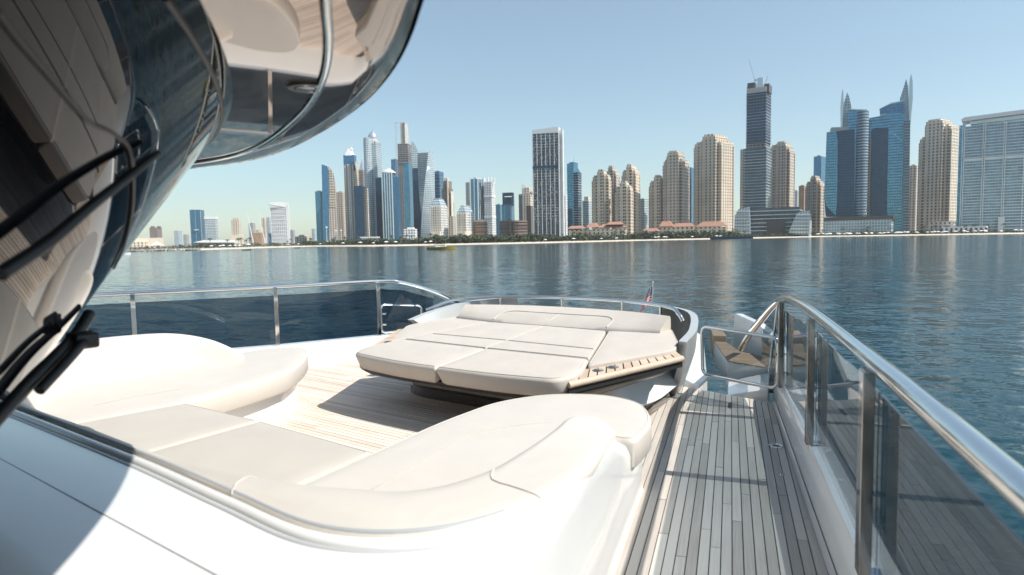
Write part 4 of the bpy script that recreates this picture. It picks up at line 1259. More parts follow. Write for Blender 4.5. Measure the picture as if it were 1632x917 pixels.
cr_ = Bld('tower_crane', 'thin red tower crane standing beside the bare concrete core', 1085, 632, 'crane')
def lattice(b, part, p0, p1, w, n, dy=0.0):
    mb = MB()
    a, c = Vector((p0[0], dy, p0[1])), Vector((p1[0], dy, p1[1]))
    d = (c-a).normalized(); sx = Vector((d.z, 0, -d.x))*w; sy_ = Vector((0, 1, 0))*w
    for k1, k2 in ((1, 1), (1, -1), (-1, 1), (-1, -1)):
        mb.tube([tuple(a+sx*k1+sy_*k2), tuple(c+sx*k1+sy_*k2)], w*.16, 4)
    for i in range(n):
        u0, u1 = a.lerp(c, i/n), a.lerp(c, (i+1)/n)
        sg = 1 if i % 2 else -1
        mb.tube([tuple(u0+sx*sg-sy_), tuple(u1-sx*sg-sy_)], w*.12, 4)
        mb.tube([tuple(u0+sx*sg+sy_), tuple(u1-sx*sg+sy_)], w*.12, 4)
    return mb.build(part, 'crane_red', b.root)
lattice(cr_, 'mast', cr_.P(633, 384), cr_.P(631, 200), 1.1, 44)
lattice(cr_, 'jib', cr_.P(628.5, 197.5), cr_.P(635, 196), .7, 6)
b = Bld('arched_tower', 'pale glass tower with curved sail shaped top right of the construction tower', 1180, 663)
b.poly('sail', 'f_pale', [(655, 228), (657, 224.5), (661, 229), (665, 238), (667, 250), (669, 384), (655, 384)], 6, 34)
b.rbox('lower_body', 'f_navy', 656.5, 668, 674, 268, r=14, dy=2)
b = Bld('twisted_tower', 'silver twisted tower turning as it rises', 1120, 681)
x0, _ = b.P(680, 243); x1, _ = b.P(690, 243)
cxa, hA = b.P(679.5, 243); rad = 12.2*b.m
prev = None; rows = []
nst = 60
for i in range(nst+1):
    v = i/nst; ang = R(20)+v*R(88)
    row = []
    cx0 = b.P(680+0*v, 300)[0]
    for k in range(4):
        for q_ in range(4):
            a0, a1 = ang+k*math.pi/2, ang+(k+1)*math.pi/2
            p = Vector((math.cos(a0), math.sin(a0))).lerp(Vector((math.cos(a1), math.sin(a1))), q_/4)*rad*1.08
            row.append((cx0+p.x, rad*1.1+p.y, v*hA))
    rows.append(row)
mb = MB().grid(rows, closed_u=True)
seg = rad*1.08*math.sqrt(2)/4
for i in range(nst):
    for j in range(16):
        z0_, z1_ = i/nst*hA, (i+1)/nst*hA
        mb.uv[i*16+j] = [(j*seg, z0_), ((j+1)*seg, z0_), ((j+1)*seg, z1_), (j*seg, z1_)]
mb.f.append(list(range(nst*16, nst*16+16))); mb.uv.append([(-1, -1)]*16)
mb.build('body', 'f_pale', b.root, fixn=True)
mb = MB()
for k in range(16):
    p = rows[-1][k]
    mb.box(p[0]-.3, p[0]+.3, p[1]-.3, p[1]+.3, hA-1, hA+5)
tag(mb.build('crown_posts', 'steel_clad', b.root), kind='stuff')
b = tower('dark blue tower right of the twisted tower', 1250, 692, 700, 707, 273, 'f_blue', r=16)
b.slabs('balconies', 'f_grey', 692, 700, 707, 273, r=16, step=7.2, out=.8, th=1)
b = Bld('stepped_tower', 'dark brown stepped tower with pale ribs', 1150, 714)
b.rbox('body', 'f_brown', 704, 716, 722, 300, r=14); b.rbox('upper_body', 'f_brown', 706, 715, 720, 288, 300, r=14, dy=3)
b.rbox('crown', 'f_white', 708, 713, 717, 283.5, 288, r=14, dy=6)
b.rbox('rib', 'beige_trim', 712, 713.4, 714.5, 285, r=14, dy=-2.5); b.rbox('rib', 'beige_trim', 718, 719, 723, 305, r=14, dy=-1)
b.rbox('side_wing', 'f_tan', 716, 722, 726, 345, r=14, dy=-4)
def pavilion_tower(label, D, xl, xk, xr, yt):
    b = Bld('apartment_tower', label, D, (xl+xr)/2, group='short pale towers with glass hipped roofs')
    b.rbox('body', 'f_white', xl, xk, xr, yt+12, r=14)
    f = b.foot(xl, xk, xr, yt+12, 14)
    MB().prism(f, b.P(xk, yt+12)[1], b.P(xk, yt)[1], top=inset(f, 4)).build('hipped_roof', 'f_pale', b.root)
    b.fins('pier', 'beige_trim', xl, xk, xr, yt+13, n=5, nr=2, w=1.1, out=.8)
    b.rbox('porch', 'beige_trim', xl+1, xk-1, xr-1, 369, r=14, dy=-4)
pavilion_tower('short pale tower with hipped glass roof in front of the stepped brown tower', 800, 686, 702, 713, 316)
pavilion_tower('short pale tower with hipped glass roof beside the round terracotta block', 800, 728.5, 742, 755, 327)
tower('slim dark grey tower at the left of the pale blue pair', 1250, 742, 748, 752, 291, 'f_grey', r=14)
b = tower('pale blue glass tower with white ribs, left of a pair', 1150, 749.5, 761, 773, 285, 'f_teal', r=18, trim='white_trim')
b.fins('rib', 'white_trim', 749.5, 761, 773, 283, n=2, nr=4, r=18, w=1.2, out=.9)
b = tower('white ribbed tower with pronged roof, right of a pale pair', 1150, 771, 783, 789, 290, 'f_white', r=16, roof=False)
for x_ in (771.5, 778, 783, 788): b.rbox('roof_prong', 'white_trim', x_-1, x_, x_+1, 282.5, 292, r=16, dy=3)
b.slabs('sky_garden', 'white_trim', 771, 783, 789, 290, r=16, step=40, out=.8, th=3)
b = Bld('round_block', 'round terracotta block with rings on the shore', 820, 766, 'building')
b.lathe('drum', 'f_orange', 766, [(11.5, 384), (11.5, 354)], n=26)
b.lathe('roof', 'beige_trim', 766, [(9, 354), (9, 350.5), (2, 349.5)], dy=2, n=22)
for y_ in (357, 363, 369): b.lathe('ring', 'brown_glass', 766, [(11.8, y_+1), (11.8, y_)], dy=-.3, n=26)
tower('small bright blue far block between the pale pair and the framed tower', 1500, 790, 797, 803, 326, 'f_teal')
b = Bld('framed_tower', 'blue tower with dark portal frame on top', 1250, 810)
b.rbox('body', 'f_teal', 800, 814, 820, 326, r=12)
b.rbox('frame_leg', 'f_navy', 800.5, 803, 804, 307.5, 328, r=12, dy=2); b.rbox('frame_leg', 'f_navy', 815.5, 818, 819.5, 307.5, 328, r=12, dy=2)
b.rbox('frame_beam', 'f_navy', 800.5, 817, 819.5, 307, 312, r=12, dy=1.5); b.rbox('dark_core', 'f_navy', 804, 815, 816, 314, r=12, dy=4)
b = Bld('curved_block', 'long dark brown curved mid rise block on the shore', 850, 820, 'building')
q = []
for k in range(9):
    x_ = 796+k*6; a, _ = b.P(x_, 360); q.append((a, 14*math.sin(k/8*math.pi)*-1+14))
q2 = [(p[0], p[1]+16) for p in q[::-1]]
MB().prism(q+q2, -.5, b.P(820, 351.5)[1]).build('body', 'f_brown', b.root)
for i in range(5): MB().prism(inset(q+q2, -.7), b.P(820, 355+i*5)[1], b.P(820, 354+i*5)[1]).build('floor_band', 'brown_glass', b.root)
b.rbox('stair_tower', 'brown_glass', 811, 814, 815, 350, r=10, dy=-3)
b = Bld('stepped_tower', 'cream stepped tower left of the tall white finned slab', 1050, 838)
b.rbox('body', 'f_beige', 827, 845, 853, 309, r=12); b.rbox('upper_body', 'f_beige2', 832, 843, 851, 299, 310, r=12, dy=2)
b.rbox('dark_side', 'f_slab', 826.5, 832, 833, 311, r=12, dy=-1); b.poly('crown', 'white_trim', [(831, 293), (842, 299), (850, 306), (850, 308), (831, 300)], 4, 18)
tower('dark brown narrow tower touching the tall white finned slab', 860, 838.5, 846, 850, 328, 'brown_glass', r=10)

# --- tall white finned slab
b = Bld('apartment_tower', 'tall dark glazed slab tower with white fins and white roof screen', 780, 872)
b.rbox('body', 'f_slab', 848.5, 890, 896.5, 213, r=9)
b.slabs('balcony_slabs', 'f_grey', 848.5, 890, 896.5, 214, r=9, step=3.9, out=1.0, th=.5)
b.fins('fin', 'white_trim', 848.5, 890, 896.5, 212, n=6, nr=3, r=9, w=.7, out=1.3)
b.rbox('roof_screen', 'white_trim', 848, 890, 897.3, 203.8, 212.2, r=9, dy=-1.4, sl=(207, 202.2, 201.5))
b.rbox('edge_wall', 'white_trim', 890, 896.5, 898, 206, r=30, dy=1.0)
b.rbox('plant_floor', 'f_navy', 848.8, 889, 895, 264, 268, r=9, dy=-1.5)
rnd = random.Random(9)
mb = MB(); fo = [Vector(p) for p in b.foot(848.5, 890, 896.5, 213, 9)]
for i in range(260):
    u = rnd.random()*.97; z = 20+int(rnd.random()*58)*3.9*.5*2*.55+1
    p0, p1 = fo[0].lerp(fo[1], u), fo[0].lerp(fo[1], u+.03)
    nn = Vector(((p1-p0).y, -(p1-p0).x)).normalized()
    if z < b.P(870, 216)[1]:
        mb.prism([tuple(p0+nn*.25), tuple(p0+nn*1.0), tuple(p1+nn*1.0), tuple(p1+nn*.25)][::-1], z, z+2.6)
tag(mb.build('balcony_screens', 'f_grey', b.root), kind='stuff')
tower('thin white far tower right of the finned slab', 1300, 896, 901, 905, 311, 'f_white')
b = Bld('glass_tower', 'blue glass tower with sloping crown and antenna', 900, 915)
b.rbox('body', 'f_teal', 903.5, 914, 926.5, 270, r=26, sl=(261, 258, 274))
b.rbox('crown', 'f_teal', 907, 914, 921, 257.5, 272, r=26, dy=8)
b.rbox('corner_bay', 'f_navy', 913, 921, 926.8, 275, r=20, dy=-2)
b.slabs('bay_bands', 'f_white', 913, 921, 926.8, 276, r=20, step=3.8, out=.6, th=.6, dy=-2)
b.lathe('antenna', 'steel_clad', 914.5, [(.35, 260), (.15, 245)], dy=14, n=6)
b = tower('narrow cream and blue tower right of the sloping blue tower', 950, 928, 938, 945.5, 320, 'f_pale', r=14)
b.rbox('upper_body', 'f_beige2', 931, 937, 942, 313.5, 320, r=14, dy=3)

# --- beige shore towers
jbr('beige tower with dark roof, left of the four central beige towers', 800, 944.5, 969, 974, 273, dark=True)
jbr('beige tower rising behind the dark roofed one', 860, 964, 981, 987, 267, 'f_tan')
jbr('shorter beige tower with dark roof in front of the central pair', 780, 981, 1004, 1009, 291, 'f_beige', dark=True)
jbr('beige tower with lit flank at the right of the central four', 820, 992, 1012, 1020, 264.5, 'f_beige2')
tower('narrow blue and white tower between two beige groups', 900, 1019.5, 1027, 1035, 317, 'f_pale', r=18)
jbr('low beige tower left of the stepped beige one', 820, 1035.5, 1058, 1064, 282, 'f_beige')
jbr('tall stepped beige tower with shaded front', 800, 1057.5, 1088, 1098.5, 243, 'f_tan', steps=((0, .3, 14), (.2, .75, 0), (.7, 1, 12)))
tower('thin blue sliver tower between the stepped and the wide beige towers', 1100, 1097, 1102, 1107, 267, 'f_blue')
jbr('widest beige tower with stepped lit crown, left of the dark construction tower', 840, 1107, 1149, 1170, 216, 'f_beige2', steps=((0, .35, 12), (.3, .78, 0), (.74, 1, 9)))
tower('tall beige sliver behind the dark construction tower, left edge', 880, 1180, 1189, 1194, 238, 'f_beige', r=14, trim='beige_trim')
jbr('beige tower on the right of the dark construction tower', 860, 1228, 1258, 1267, 228, 'f_tan', steps=((0, .4, 5), (.3, .8, 0), (.75, 1, 8)))
b = Bld('construction_tower', 'tallest dark unfinished tower with open floors and roof cranes', 760, 1208)
b.rbox('lower_body', 'f_slab', 1187, 1221, 1229.5, 235, r=10)
b.slabs('lower_slabs', 'f_pale', 1187, 1221, 1229.5, 240, 330, r=10, step=3.9, out=1.0, th=.9)
b.rbox('recess_floor', 'f_scaffold', 1189, 1220, 1228, 226, 236, r=10, dy=1)
b.rbox('upper_body', 'f_navy', 1190, 1221, 1229.5, 146, 228, r=10)
b.slabs('upper_slabs', 'f_grey', 1190, 1221, 1229.5, 148, 227, r=10, step=3.9, out=.8, th=.6)
b.slabs('edge_screens', 'brown_glass', 1189, 1221, 1230.5, 232, 224, r=10, step=3, out=1.5, th=1.8)
b.rbox('formwork', 'concrete', 1190, 1221, 1229.5, 139, 147, r=10, dy=-.6)
b.rbox('scaffold', 'brown_glass', 1191, 1203, 1206, 131, 140, r=10, dy=3); b.rbox('scaffold', 'brown_glass', 1218, 1226, 1231, 133, 146, r=10, dy=1)
b.rbox('core', 'steel_clad', 1207, 1216, 1218, 122, 140, r=10, dy=6)
mb = MB()
for i in range(16):
    x_ = 1190+i*2.6; a, z_ = b.P(x_, 147)
    mb.box(a-.15, a+.15, 5, 5.3, z_, z_+4+rnd.random()*7)
tag(mb.build('rebar', 'brown_glass', b.root), kind='stuff')
for lab, pts in (('luffing crane leaning left on top of the dark unfinished tower', ((1203, 126), (1193.5, 94))), ('small luffing crane leaning right on top of the dark unfinished tower', ((1219, 133), (1224, 120)))):
    c_ = Bld('roof_crane', lab, 765, pts[0][0], 'crane')
    lattice(c_, 'mast', c_.P(pts[0][0], pts[0][1]+14), c_.P(*pts[0]), .5, 8, 6)
    lattice(c_, 'jib', c_.P(*pts[0]), c_.P(*pts[1]), .45, 12, 6)
    q_ = c_.P(*pts[0]); MB().box(q_[0]-.5, q_[0]+2.6, 5, 7, q_[1]-1.4, q_[1]+.6).build('cab', 'white_trim', c_.root)
b = Bld('podium_block', 'terraced glass podium at the foot of the dark unfinished tower', 720, 1235, 'building')
b.rbox('hall', 'f_slab', 1185, 1275, 1282, 331, r=4)
b.slabs('terraces', 'white_trim', 1185, 1275, 1282, 333, 368, r=4, step=5, out=1.6, th=.8)
b.rbox('entrance', 'brown_glass', 1222, 1252, 1254, 352, r=4, dy=-3)
b.poly('left_terrace', 'f_pale', [(1171, 374), (1172, 345), (1178, 334), (1195, 331), (1197, 374)], -14, 0)
for i in range(7): b.poly('left_deck', 'white_trim', [(1171-(i < 5)*.6, 371-i*5.4), (1196.5, 371-i*5.4), (1196.5, 370-i*5.4), (1171-(i < 5)*.6, 370-i*5.4)], -15.5, -13.5)
b.poly('right_terrace', 'f_pale', [(1255, 374), (1270, 340), (1290, 336), (1292, 374)], -14, 0)
for i in range(6): b.poly('right_deck', 'white_trim', [(1257+i*2.2, 371-i*5.4), (1292.5, 371-i*5.4), (1292.5, 369.6-i*5.4), (1257+i*2.2, 369.6-i*5.4)], -15.5, -13.5)
b.rbox('end_wall', 'white_trim', 1288, 1291, 1293, 352, r=6, dy=-17)
tower('distant pale blue block right of the beige tower', 1300, 1264, 1271, 1277, 304, 'f_pale')
tower('orange yellow block left of the twin spired complex', 1000, 1273, 1282, 1288, 296, 'f_orange', name='building', cat='building')
tower('blue glass tower behind the beige block beside the twin spired complex', 1100, 1297, 1309, 1317, 249, 'f_blue', r=14)
jbr('short beige block left of the twin spired complex', 820, 1285, 1307, 1314, 283, 'f_tan')

# --- twin spired glass complex
b = Bld('glass_tower', 'left blue glass tower of the twin spired complex with dark front block', 730, 1352)
b.poly('front_block', 'f_navy', [(1318, 211), (1362, 206), (1362, 346), (1316, 346), (1314, 318)], 0, 30)
b.poly('light_facet', 'f_teal', [(1317.5, 212), (1333, 209), (1335, 225), (1334.5, 318), (1332, 344), (1318, 330), (1313.8, 318)], -1.2, 0)
b.poly('block_roof', 'concrete', [(1323, 206), (1325, 202.5), (1347, 202), (1353, 205.5), (1353, 208), (1323, 210)], 4, 22)
b.lathe('round_column', 'f_banded', 1372, [(8.2, 346), (8.2, 179), (7.5, 178)], dy=-5, n=20)
b.poly('rear_block', 'f_teal', [(1350, 177), (1356, 172.5), (1382, 172.5), (1382, 346), (1350, 346)], 14, 40)
b.poly('rear_roof', 'steel_clad', [(1354, 173), (1360, 171), (1383, 172), (1383, 173.5)], 12, 42)
b.poly('spire', 'f_pale', [(1342, 200), (1345, 160), (1350, 143), (1353, 149), (1356.5, 164), (1358, 176), (1354, 200)], 18, 30)
b.poly('sail_fin', 'steel_clad', [(1339.5, 200), (1339, 170), (1341, 147), (1342.5, 138), (1344, 144), (1344.5, 160), (1342.5, 200)], 14, 34)
b.rbox('lower_link', 'f_brown', 1381, 1388, 1389, 220, r=6, dy=10)
b = Bld('glass_tower', 'right blue glass tower of the twin spired complex with slanting roof and tallest fin', 740, 1415)
b.poly('body', 'f_teal', [(1382, 188), (1437, 177), (1447, 190), (1447, 374), (1388, 374), (1382, 346)], 6, 40)
b.poly('dark_recess', 'f_navy', [(1388, 207), (1396, 203), (1416, 204), (1414, 346), (1387, 346)], 4.6, 6)
b.poly('light_facet', 'f_teal', [(1416.5, 190), (1437, 184), (1440, 300), (1434, 338), (1413.5, 338)], 4.2, 5.9)
b.poly('upper_wing', 'f_blue', [(1402, 180), (1402, 172), (1420, 163), (1441, 159), (1441, 178)], 10, 30)
b.poly('wing_roof', 'steel_clad', [(1401.5, 172), (1420, 162), (1441, 158), (1441, 159.5), (1420, 164)], 9, 31)
b.poly('spire_body', 'f_pale', [(1434, 190), (1434.5, 155), (1440, 138), (1444.5, 123), (1448, 136), (1449, 160), (1449, 190)], 12, 26)
b.poly('sail_fin', 'steel_clad', [(1449.2, 196), (1450, 160), (1450, 125), (1452.5, 115), (1455, 128), (1455.2, 155), (1451.5, 196)], 8, 34)
b.poly('balcony_edge', 'f_banded', [(1440, 190), (1451, 192), (1448, 374), (1438.5, 374)], 2, 36)
b = Bld('podium_block', 'long pale glass podium under the twin spired complex', 700, 1372, 'building')
b.rbox('hall', 'f_pale', 1313, 1420, 1430, 351, r=3)
b.rbox('roof_band', 'brown_glass', 1313, 1424, 1434, 345, 351.2, r=3, dy=3)
b.fins('panel_rib', 'steel_clad', 1313, 1420, 1430, 351, n=14, nr=1, r=3, w=.35, out=.4)

tower('grey brown tower right of the twin spired complex', 950, 1447, 1461, 1470, 264, 'f_tan', r=12)
jbr('tall beige tower left of the wide blue slab', 840, 1466, 1516, 1531, 192, 'f_beige', steps=((0, .28, 28), (.20, .72, 0), (.66, 1, 8)))
b = Bld('podium_block', 'low beige podium under the tall beige tower', 700, 1505, 'building')
b.rbox('hall', 'f_tan', 1478, 1520, 1524, 353, r=3)

# --- wide blue slab on the right
b = Bld('glass_tower', 'wide blue balconied slab with long white roof canopy at the right edge', 700, 1590)
b.rbox('body', 'f_sky', 1535, 1652, 1660, 196, r=2)
b.slabs('balcony_slabs', 'white_trim', 1535, 1652, 1660, 198, 365, r=2, step=3.6, out=1.3, th=.95)
b.slabs('sky_lobby', 'white_trim', 1535, 1652, 1660, 252, 253.5, r=2, step=30, out=1.6, th=3.2)
for xa in (1535, 1538, 1568, 1571, 1601, 1604, 1634, 1650):
    b.rbox('fin', 'white_trim', xa-.5, xa+.5, xa+.9, 194, r=4, dy=-2.2)
b.rbox('left_bay', 'f_teal', 1529, 1536, 1537, 200, r=8, dy=-1)
b.poly('canopy', 'white_trim', [(1532, 191.5), (1538, 188), (1660, 172), (1660, 178), (1545, 193), (1534, 194.5)], -5, 32)
b.poly('canopy_soffit', 'steel_clad', [(1545, 193.5), (1655, 179.5), (1655, 186), (1547, 198)], 2, 28)
b.rbox('porch', 'white_trim', 1591, 1601, 1603, 346, r=4, dy=-5)
b = Bld('beach_block', 'long low white beach building in front of the wide blue slab', 660, 1540, 'building')
b.rbox('hall', 'white_trim', 1501, 1572, 1576, 361, r=3)
b.fins('opening', 'brown_glass', 1501, 1572, 1576, 363.5, n=9, nr=1, r=3, w=2.2, out=.15)

# --- terracotta roofed beach hotel
def villa(label, D, xl, xr, ywall, roofs):
    b = Bld('beach_hotel', label, D, (xl+xr)/2, 'hotel', group='terracotta roofed beach hotel wings')
    b.rbox('walls', 'f_beige2', xl, xr-3, xr, ywall, r=5)
    for (a, c, y0, y1) in roofs:
        f = b.foot(a, c-2, c, y0, 5, dy=-1.2)
        cx_, cy_ = sum(p[0] for p in f)/4, sum(p[1] for p in f)/4
        top = [(cx_+(p[0]-cx_)*.55, cy_+(p[1]-cy_)*.12) for p in f]
        MB().prism(f, b.P((a+c)/2, y0)[1], b.P((a+c)/2, y1)[1], top=top).build('roof', 'roof_tile', b.root)
villa('terracotta roofed beach hotel wing right of the sloping blue tower', 720, 905, 1000, 366, [(903, 935, 364.5, 360), (934, 956, 362.5, 355.5), (950, 1002, 362.5, 357), (965, 997, 358, 353.5)])
villa('low terracotta roofed pavilion between the two hotel wings', 700, 1023, 1052, 371, [(1021, 1054, 369, 364)])
villa('terracotta roofed beach hotel wing below the stepped beige tower', 720, 1052, 1108, 362, [(1050, 1074, 361, 352.5), (1068, 1110, 361.5, 355.5)])
villa('terracotta roofed beach hotel wing below the widest beige tower', 720, 1110, 1160, 362, [(1108, 1162, 361, 353)])
b = Bld('beach_house', 'white cube shaped beach house in front of the construction tower', 760, 655, 'building')
b.rbox('body', 'f_white', 643, 661, 665, 365, r=8); b.rbox('roof_room', 'white_trim', 649, 658, 661, 362.5, 365, r=8, dy=3)
b = Bld('beach_house', 'low white beach building left of the cube shaped beach house', 760, 590, 'building')
b.rbox('body', 'f_white', 575, 601, 605, 379, r=6); b.rbox('roof', 'white_trim', 573, 602, 606, 377.6, 379, r=6, dy=-1)

# --- light masts on the beach
for lab, x_, y_ in (('tallest beach floodlight pole, left of three', 520.5, 362), ('middle beach floodlight pole of three', 535.5, 367), ('right beach floodlight pole of three', 543.5, 367)):
    b = Bld('floodlight_pole', lab, 720, x_, 'lamp post', group='beach floodlight poles')
    a, z_ = b.P(x_, y_)
    MB().tube([(0, 0, 0), (a*.5, 0, z_*.5), (a, 0, z_)], [.35, .28, .2], 8).build('pole', 'white_trim', b.root, smooth=60)
    MB().box(a-1.1, a+1.1, -.4, .4, z_-1.2, z_+.6).build('lamp_head', 'white_trim', b.root)

# ------------------------------------------------------------------ shore vegetation
def shore_pt(x, back_m):
    """point behind the waterline on the bearing of photograph column x"""
    for (x0, y0), (x1, y1) in zip(shore_px, shore_px[1:]):
        if x0 <= x <= x1:
            p = at_z(x, y0+(y1-y0)*(x-x0)/(x1-x0), SEA); break
    return back(Vector((p.x, p.y, 0)), back_m, GND)
rv = random.Random(21)
verts, faces = [], []
def leaf_clump(c, rx, rz, n, ls):
    for _ in range(n):
        while True:
            d = Vector((rv.uniform(-1, 1), rv.uniform(-1, 1), rv.uniform(-1, 1)))
            if .25 < d.length < 1: break
        p = c+Vector((d.x*rx, d.y*rx, d.z*rz))
        a = Vector((rv.uniform(-1, 1), rv.uniform(-1, 1), rv.uniform(-.6, .6))).normalized()
        b_ = a.cross(Vector((rv.uniform(-1, 1), rv.uniform(-1, 1), rv.uniform(-1, 1)))).normalized()
        k = ls*rv.uniform(.6, 1.3)
        o = len(verts)
        verts.extend([tuple(p-a*k-b_*k*.5), tuple(p+a*k-b_*k*.4), tuple(p+a*k*.7+b_*k*.5), tuple(p-a*k*.8+b_*k*.5)])
        faces.append((o, o+1, o+2, o+3))
def belt(xa, xb__, dens, hmin, hmax, b0, b1):
    x_ = xa
    while x_ < xb__:
        h = rv.uniform(hmin, hmax)
        c = shore_pt(x_, rv.uniform(b0, b1))
        leaf_clump(c+Vector((0, 0, h*.55)), h*.75, h*.5, 34, h*.16)
        x_ += dens*rv.uniform(.5, 1.5)
belt(200, 300, 3.0, 2, 4, 45, 80)
belt(300, 480, 2.2, 2, 5, 45, 90)
belt(480, 690, .75, 2.5, 6.5, 40, 70)
belt(680, 850, .62, 3, 8, 40, 70)
belt(850, 1010, .8, 2.5, 7, 38, 55)
belt(1010, 1175, .62, 3, 8, 38, 52)
belt(1170, 1310, 2.2, 2, 5, 38, 45)
belt(1290, 1480, 1.6, 2, 5, 38, 48)
belt(1470, 1660, 2.6, 1.5, 4, 36, 42)
me_ = bpy.data.meshes.new('shore_shrubbery'); me_.from_pydata(verts, [], faces); me_.materials.append(M['foliage'])
so = bpy.data.objects.new('shore_shrubbery', me_); COL.objects.link(so)
tag(so, 'dark green belt of shrubs and small trees behind the beach', 'shrubbery', kind='stuff')

def palm_proto(seed):
    rp = random.Random(seed)
    r_ = empty('palm_tree')
    tag(r_, 'dark feathery palm standing in the row behind the beach', 'palm tree', 'palms behind the beach')
    h = 8.0; bend = rp.uniform(-.6, .6)
    MB().tube([(0, 0, -.3), (bend*.2, 0, h*.4), (bend*.6, 0, h*.75), (bend, 0, h)], [.28, .2, .18, .2], 6).build('trunk', 'palm_trunk', r_, smooth=60)
    mb = MB()
    for k in range(15):
        a = k/15*2*math.pi+rp.uniform(-.2, .2); el = rp.uniform(-.1, 1.0); L = rp.uniform(2.6, 3.6)
        pts = []
        for i in range(5):
            u = i/4
            rr = L*u*math.cos(el*(1-u*.6)); zz = h+L*(math.sin(el)*u-.75*u*u)
            pts.append((Vector((bend+rr*math.cos(a), rr*math.sin(a), zz)), .45*(1-abs(u-.35)*1.2)))
        sd_ = Vector((-math.sin(a), math.cos(a), 0))
        mb.grid([[tuple(p-sd_*w+Vector((0, 0, -.25*w))) for p, w in pts], [tuple(p) for p, w in pts], [tuple(p+sd_*w+Vector((0, 0, -.25*w))) for p, w in pts]])
    mb.build('crown', 'palm_leaf', r_, fixn=False)
    return r_
protos = [palm_proto(k) for k in range(4)]
first = [True]*4
for (xa, xb__, n_, where) in ((480, 690, 16, 'below the main tower cluster'), (690, 850, 26, 'below the short pale towers and brown blocks'), (850, 900, 10, 'at the foot of the white finned slab'),
        (900, 1010, 26, 'in front of the left terracotta roofed hotel'), (1010, 1110, 24, 'in front of the middle terracotta roofed hotel'), (1110, 1175, 14, 'in front of the right terracotta roofed hotel'),
        (1175, 1310, 8, 'below the dark unfinished tower'), (1310, 1440, 10, 'in front of the twin spired complex'), (1440, 1530, 5, 'below the tall beige tower'), (1530, 1640, 4, 'in front of the wide blue slab'), (330, 480, 8, 'below the white roofed hotel on the left')):
    for i in range(n_):
        k = rv.randrange(4)
        o = protos[k] if first[k] else copy_tree(protos[k])
        first[k] = False
        o['label'] = 'dark feathery palm '+where
        o['group'] = 'palms '+where
        o.location = shore_pt(rv.uniform(xa, xb__), rv.uniform(36, 58))
        o.scale = [rv.uniform(.75, 1.25)]*3
        o.rotation_euler = (0, 0, rv.uniform(0, 6.28))

# beach parasols on the right hand beach
pr_ = empty('beach_parasol')
tag(pr_, 'small white parasol in the row on the right hand beach', 'parasol', 'white parasols on the beach')
MB().tube([(0, 0, 0), (0, 0, 2.6)], .05, 6).build('pole', 'white_trim', pr_)
MB().lathe([(1.9, 2.1), (1.0, 2.55), (.05, 2.9)], 8).build('canopy', 'parasol_cloth', pr_)
fp = True
for i in range(100):
    o = pr_ if fp else copy_tree(pr_); fp = False
    xa, xb__, where = ((1300, 1365, 'below the left glass tower of the twin spired complex'), (1365, 1440, 'below the right glass tower of the twin spired complex'), (1440, 1525, 'below the tall beige tower'), (1525, 1630, 'below the wide blue slab'), (500, 690, 'on the sand below the main tower cluster'), (860, 1160, 'on the sand in front of the terracotta roofed hotel'), (330, 480, 'beside the white roofed pavilion on the left shore'))[0 if i < 22 else 1 if i < 44 else 2 if i < 58 else 3 if i < 70 else 4 if i < 78 else 5 if i < 90 else 6]
    o['label'] = 'small white beach parasol '+where
    o['group'] = 'parasols '+where
    p = shore_pt(rv.uniform(xa, xb__), rv.uniform(20, 33))
    o.location = (p.x, p.y, SEA+1.2)
    k = rv.uniform(.9, 1.4); o.scale = (k, k, k*.9)

# breakwater rocks at the left
rb_ = MB()
for i in range(220):
    x_ = rv.uniform(150, 318)
    p = shore_pt(x_, rv.uniform(-22, -4)); p.z = SEA+rv.uniform(-.3, .9)
    n0 = len(rb_.v)
    r0 = rv.uniform(.8, 1.8)
    for sgn in ((1, 0, 0), (-1, 0, 0), (0, 1, 0), (0, -1, 0), (0, 0, 1), (0, 0, -1)):
        rb_.v.append(tuple(p+Vector(sgn)*r0*rv.uniform(.7, 1.3)))
    for f_ in ((0, 2, 4), (2, 1, 4), (1, 3, 4), (3, 0, 4), (2, 0, 5), (1, 2, 5), (3, 1, 5), (0, 3, 5)):
        rb_.f.append([n0+k for k in f_]); rb_.uv.append([(0, 0)]*3)
o = rb_.build('breakwater_rocks', 'rock', fixn=False)
tag(o, 'low breakwater of grey boulders along the left shore', 'rocks', kind='stuff')

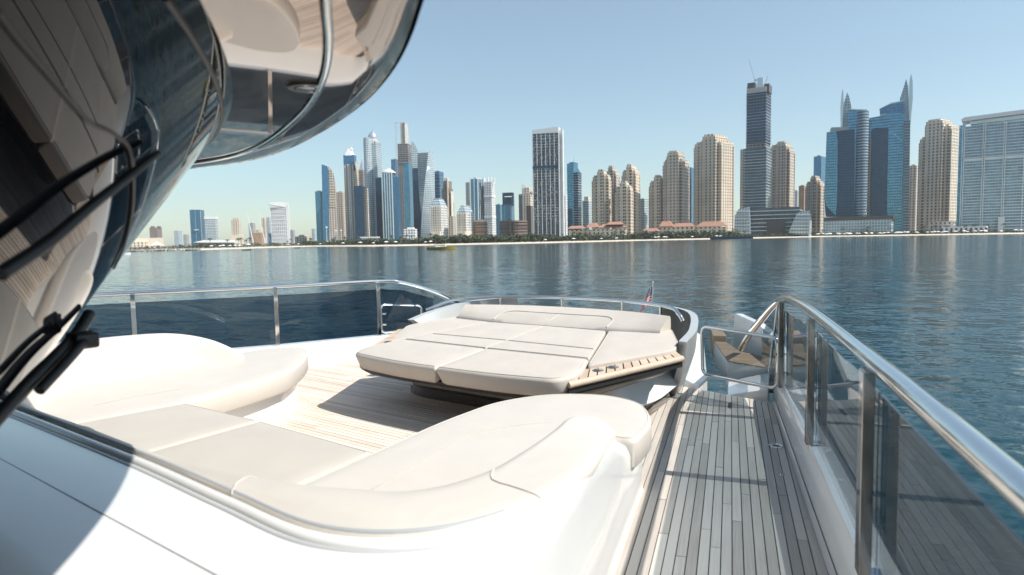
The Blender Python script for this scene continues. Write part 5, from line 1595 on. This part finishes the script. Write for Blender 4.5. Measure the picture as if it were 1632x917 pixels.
# ------------------------------------------------------------------ boats
def boat(label, x_, y_, L, hull_m, cabin=True, name='motor_boat', rz=0.3, scale=1.0):
    p = at_z(x_, y_, SEA)
    r_ = tag(empty(name, p, rz+YAW), label, 'boat', 'small boats near the beach')
    w = L*.16
    rows = []
    for i in range(9):
        u = i/8; ww = w*(1-max(0, (u-.55)/.45)**2*.96)*(0.86+.14*min(1, u*4)); zt = L*.085*(1+.5*u*u)
        xx = -L/2+L*u
        rows.append([(xx, -ww, zt), (xx, -ww*.75, -.2), (xx, 0, -.35), (xx, ww*.75, -.2), (xx, ww, zt), (xx, 0, zt*.9)])
    MB().grid(rows, closed_u=True).build('hull', hull_m, r_, smooth=50)
    if cabin:
        MB().prism(rounded([(-L*.2, -w*.6), (L*.18, -w*.5), (L*.18, w*.5), (-L*.2, w*.6)], L*.02), L*.08, L*.16).build('cabin', 'white_trim', r_, bevel=.03*L*.2)
        MB().box(-L*.26, L*.16, -w*.7, w*.7, L*.185, L*.20).build('canopy', hull_m, r_)
        for sx_ in (-.24, .14):
            MB().tube([(L*sx_, -w*.6, L*.08), (L*sx_, -w*.6, L*.187)], L*.006, 5).build('strut', 'white_trim', r_)
    return r_
boat('yellow water taxi boat in front of the short pale towers', 703, 398, 13, 'yellow_hull', rz=.1)
boat('small dark boat close to the left beach', 393, 399.3, 6, 'dark_hull', cabin=False, rz=.2)
boat('dark dinghy on the beach edge below the white roofed hotel', 474, 395.8, 6, 'dark_hull', cabin=False, rz=-.2)
boat('white boat bow just right of the windscreen edge', 192, 406.5, 9, 'white_trim', rz=.6)
b = Bld('blue_barge', 'long low dark blue barge moored below the terraced podium', 500, 1165, 'boat')
b.poly('hull', 'f_navy', [(1131, 378.5), (1200, 377), (1200, 380.8), (1133, 382.6)], -6, 0)
b.lathe('mast', 'f_orange', 1185, [(.3, 378), (.2, 338)], dy=-5, n=6)

# ------------------------------------------------------------------ haze
hz_m = bpy.data.materials.new('sea haze'); hz_m.use_nodes = True
ht = hz_m.node_tree; ht.nodes.remove(ht.nodes['Principled BSDF'])
pv = ht.nodes.new('ShaderNodeVolumePrincipled')
pv.inputs['Color'].default_value = (.86, .93, 1.0, 1)
pv.inputs['Density'].default_value = .00009
pv.inputs['Anisotropy'].default_value = .3
ht.links.new(pv.outputs[0], ht.nodes['Material Output'].inputs['Volume'])
o = MB().box(-4000, 4000, -1000, 4000, SEA-1.2, 380).build('haze', hz_m)
tag(o, kind='stuff')
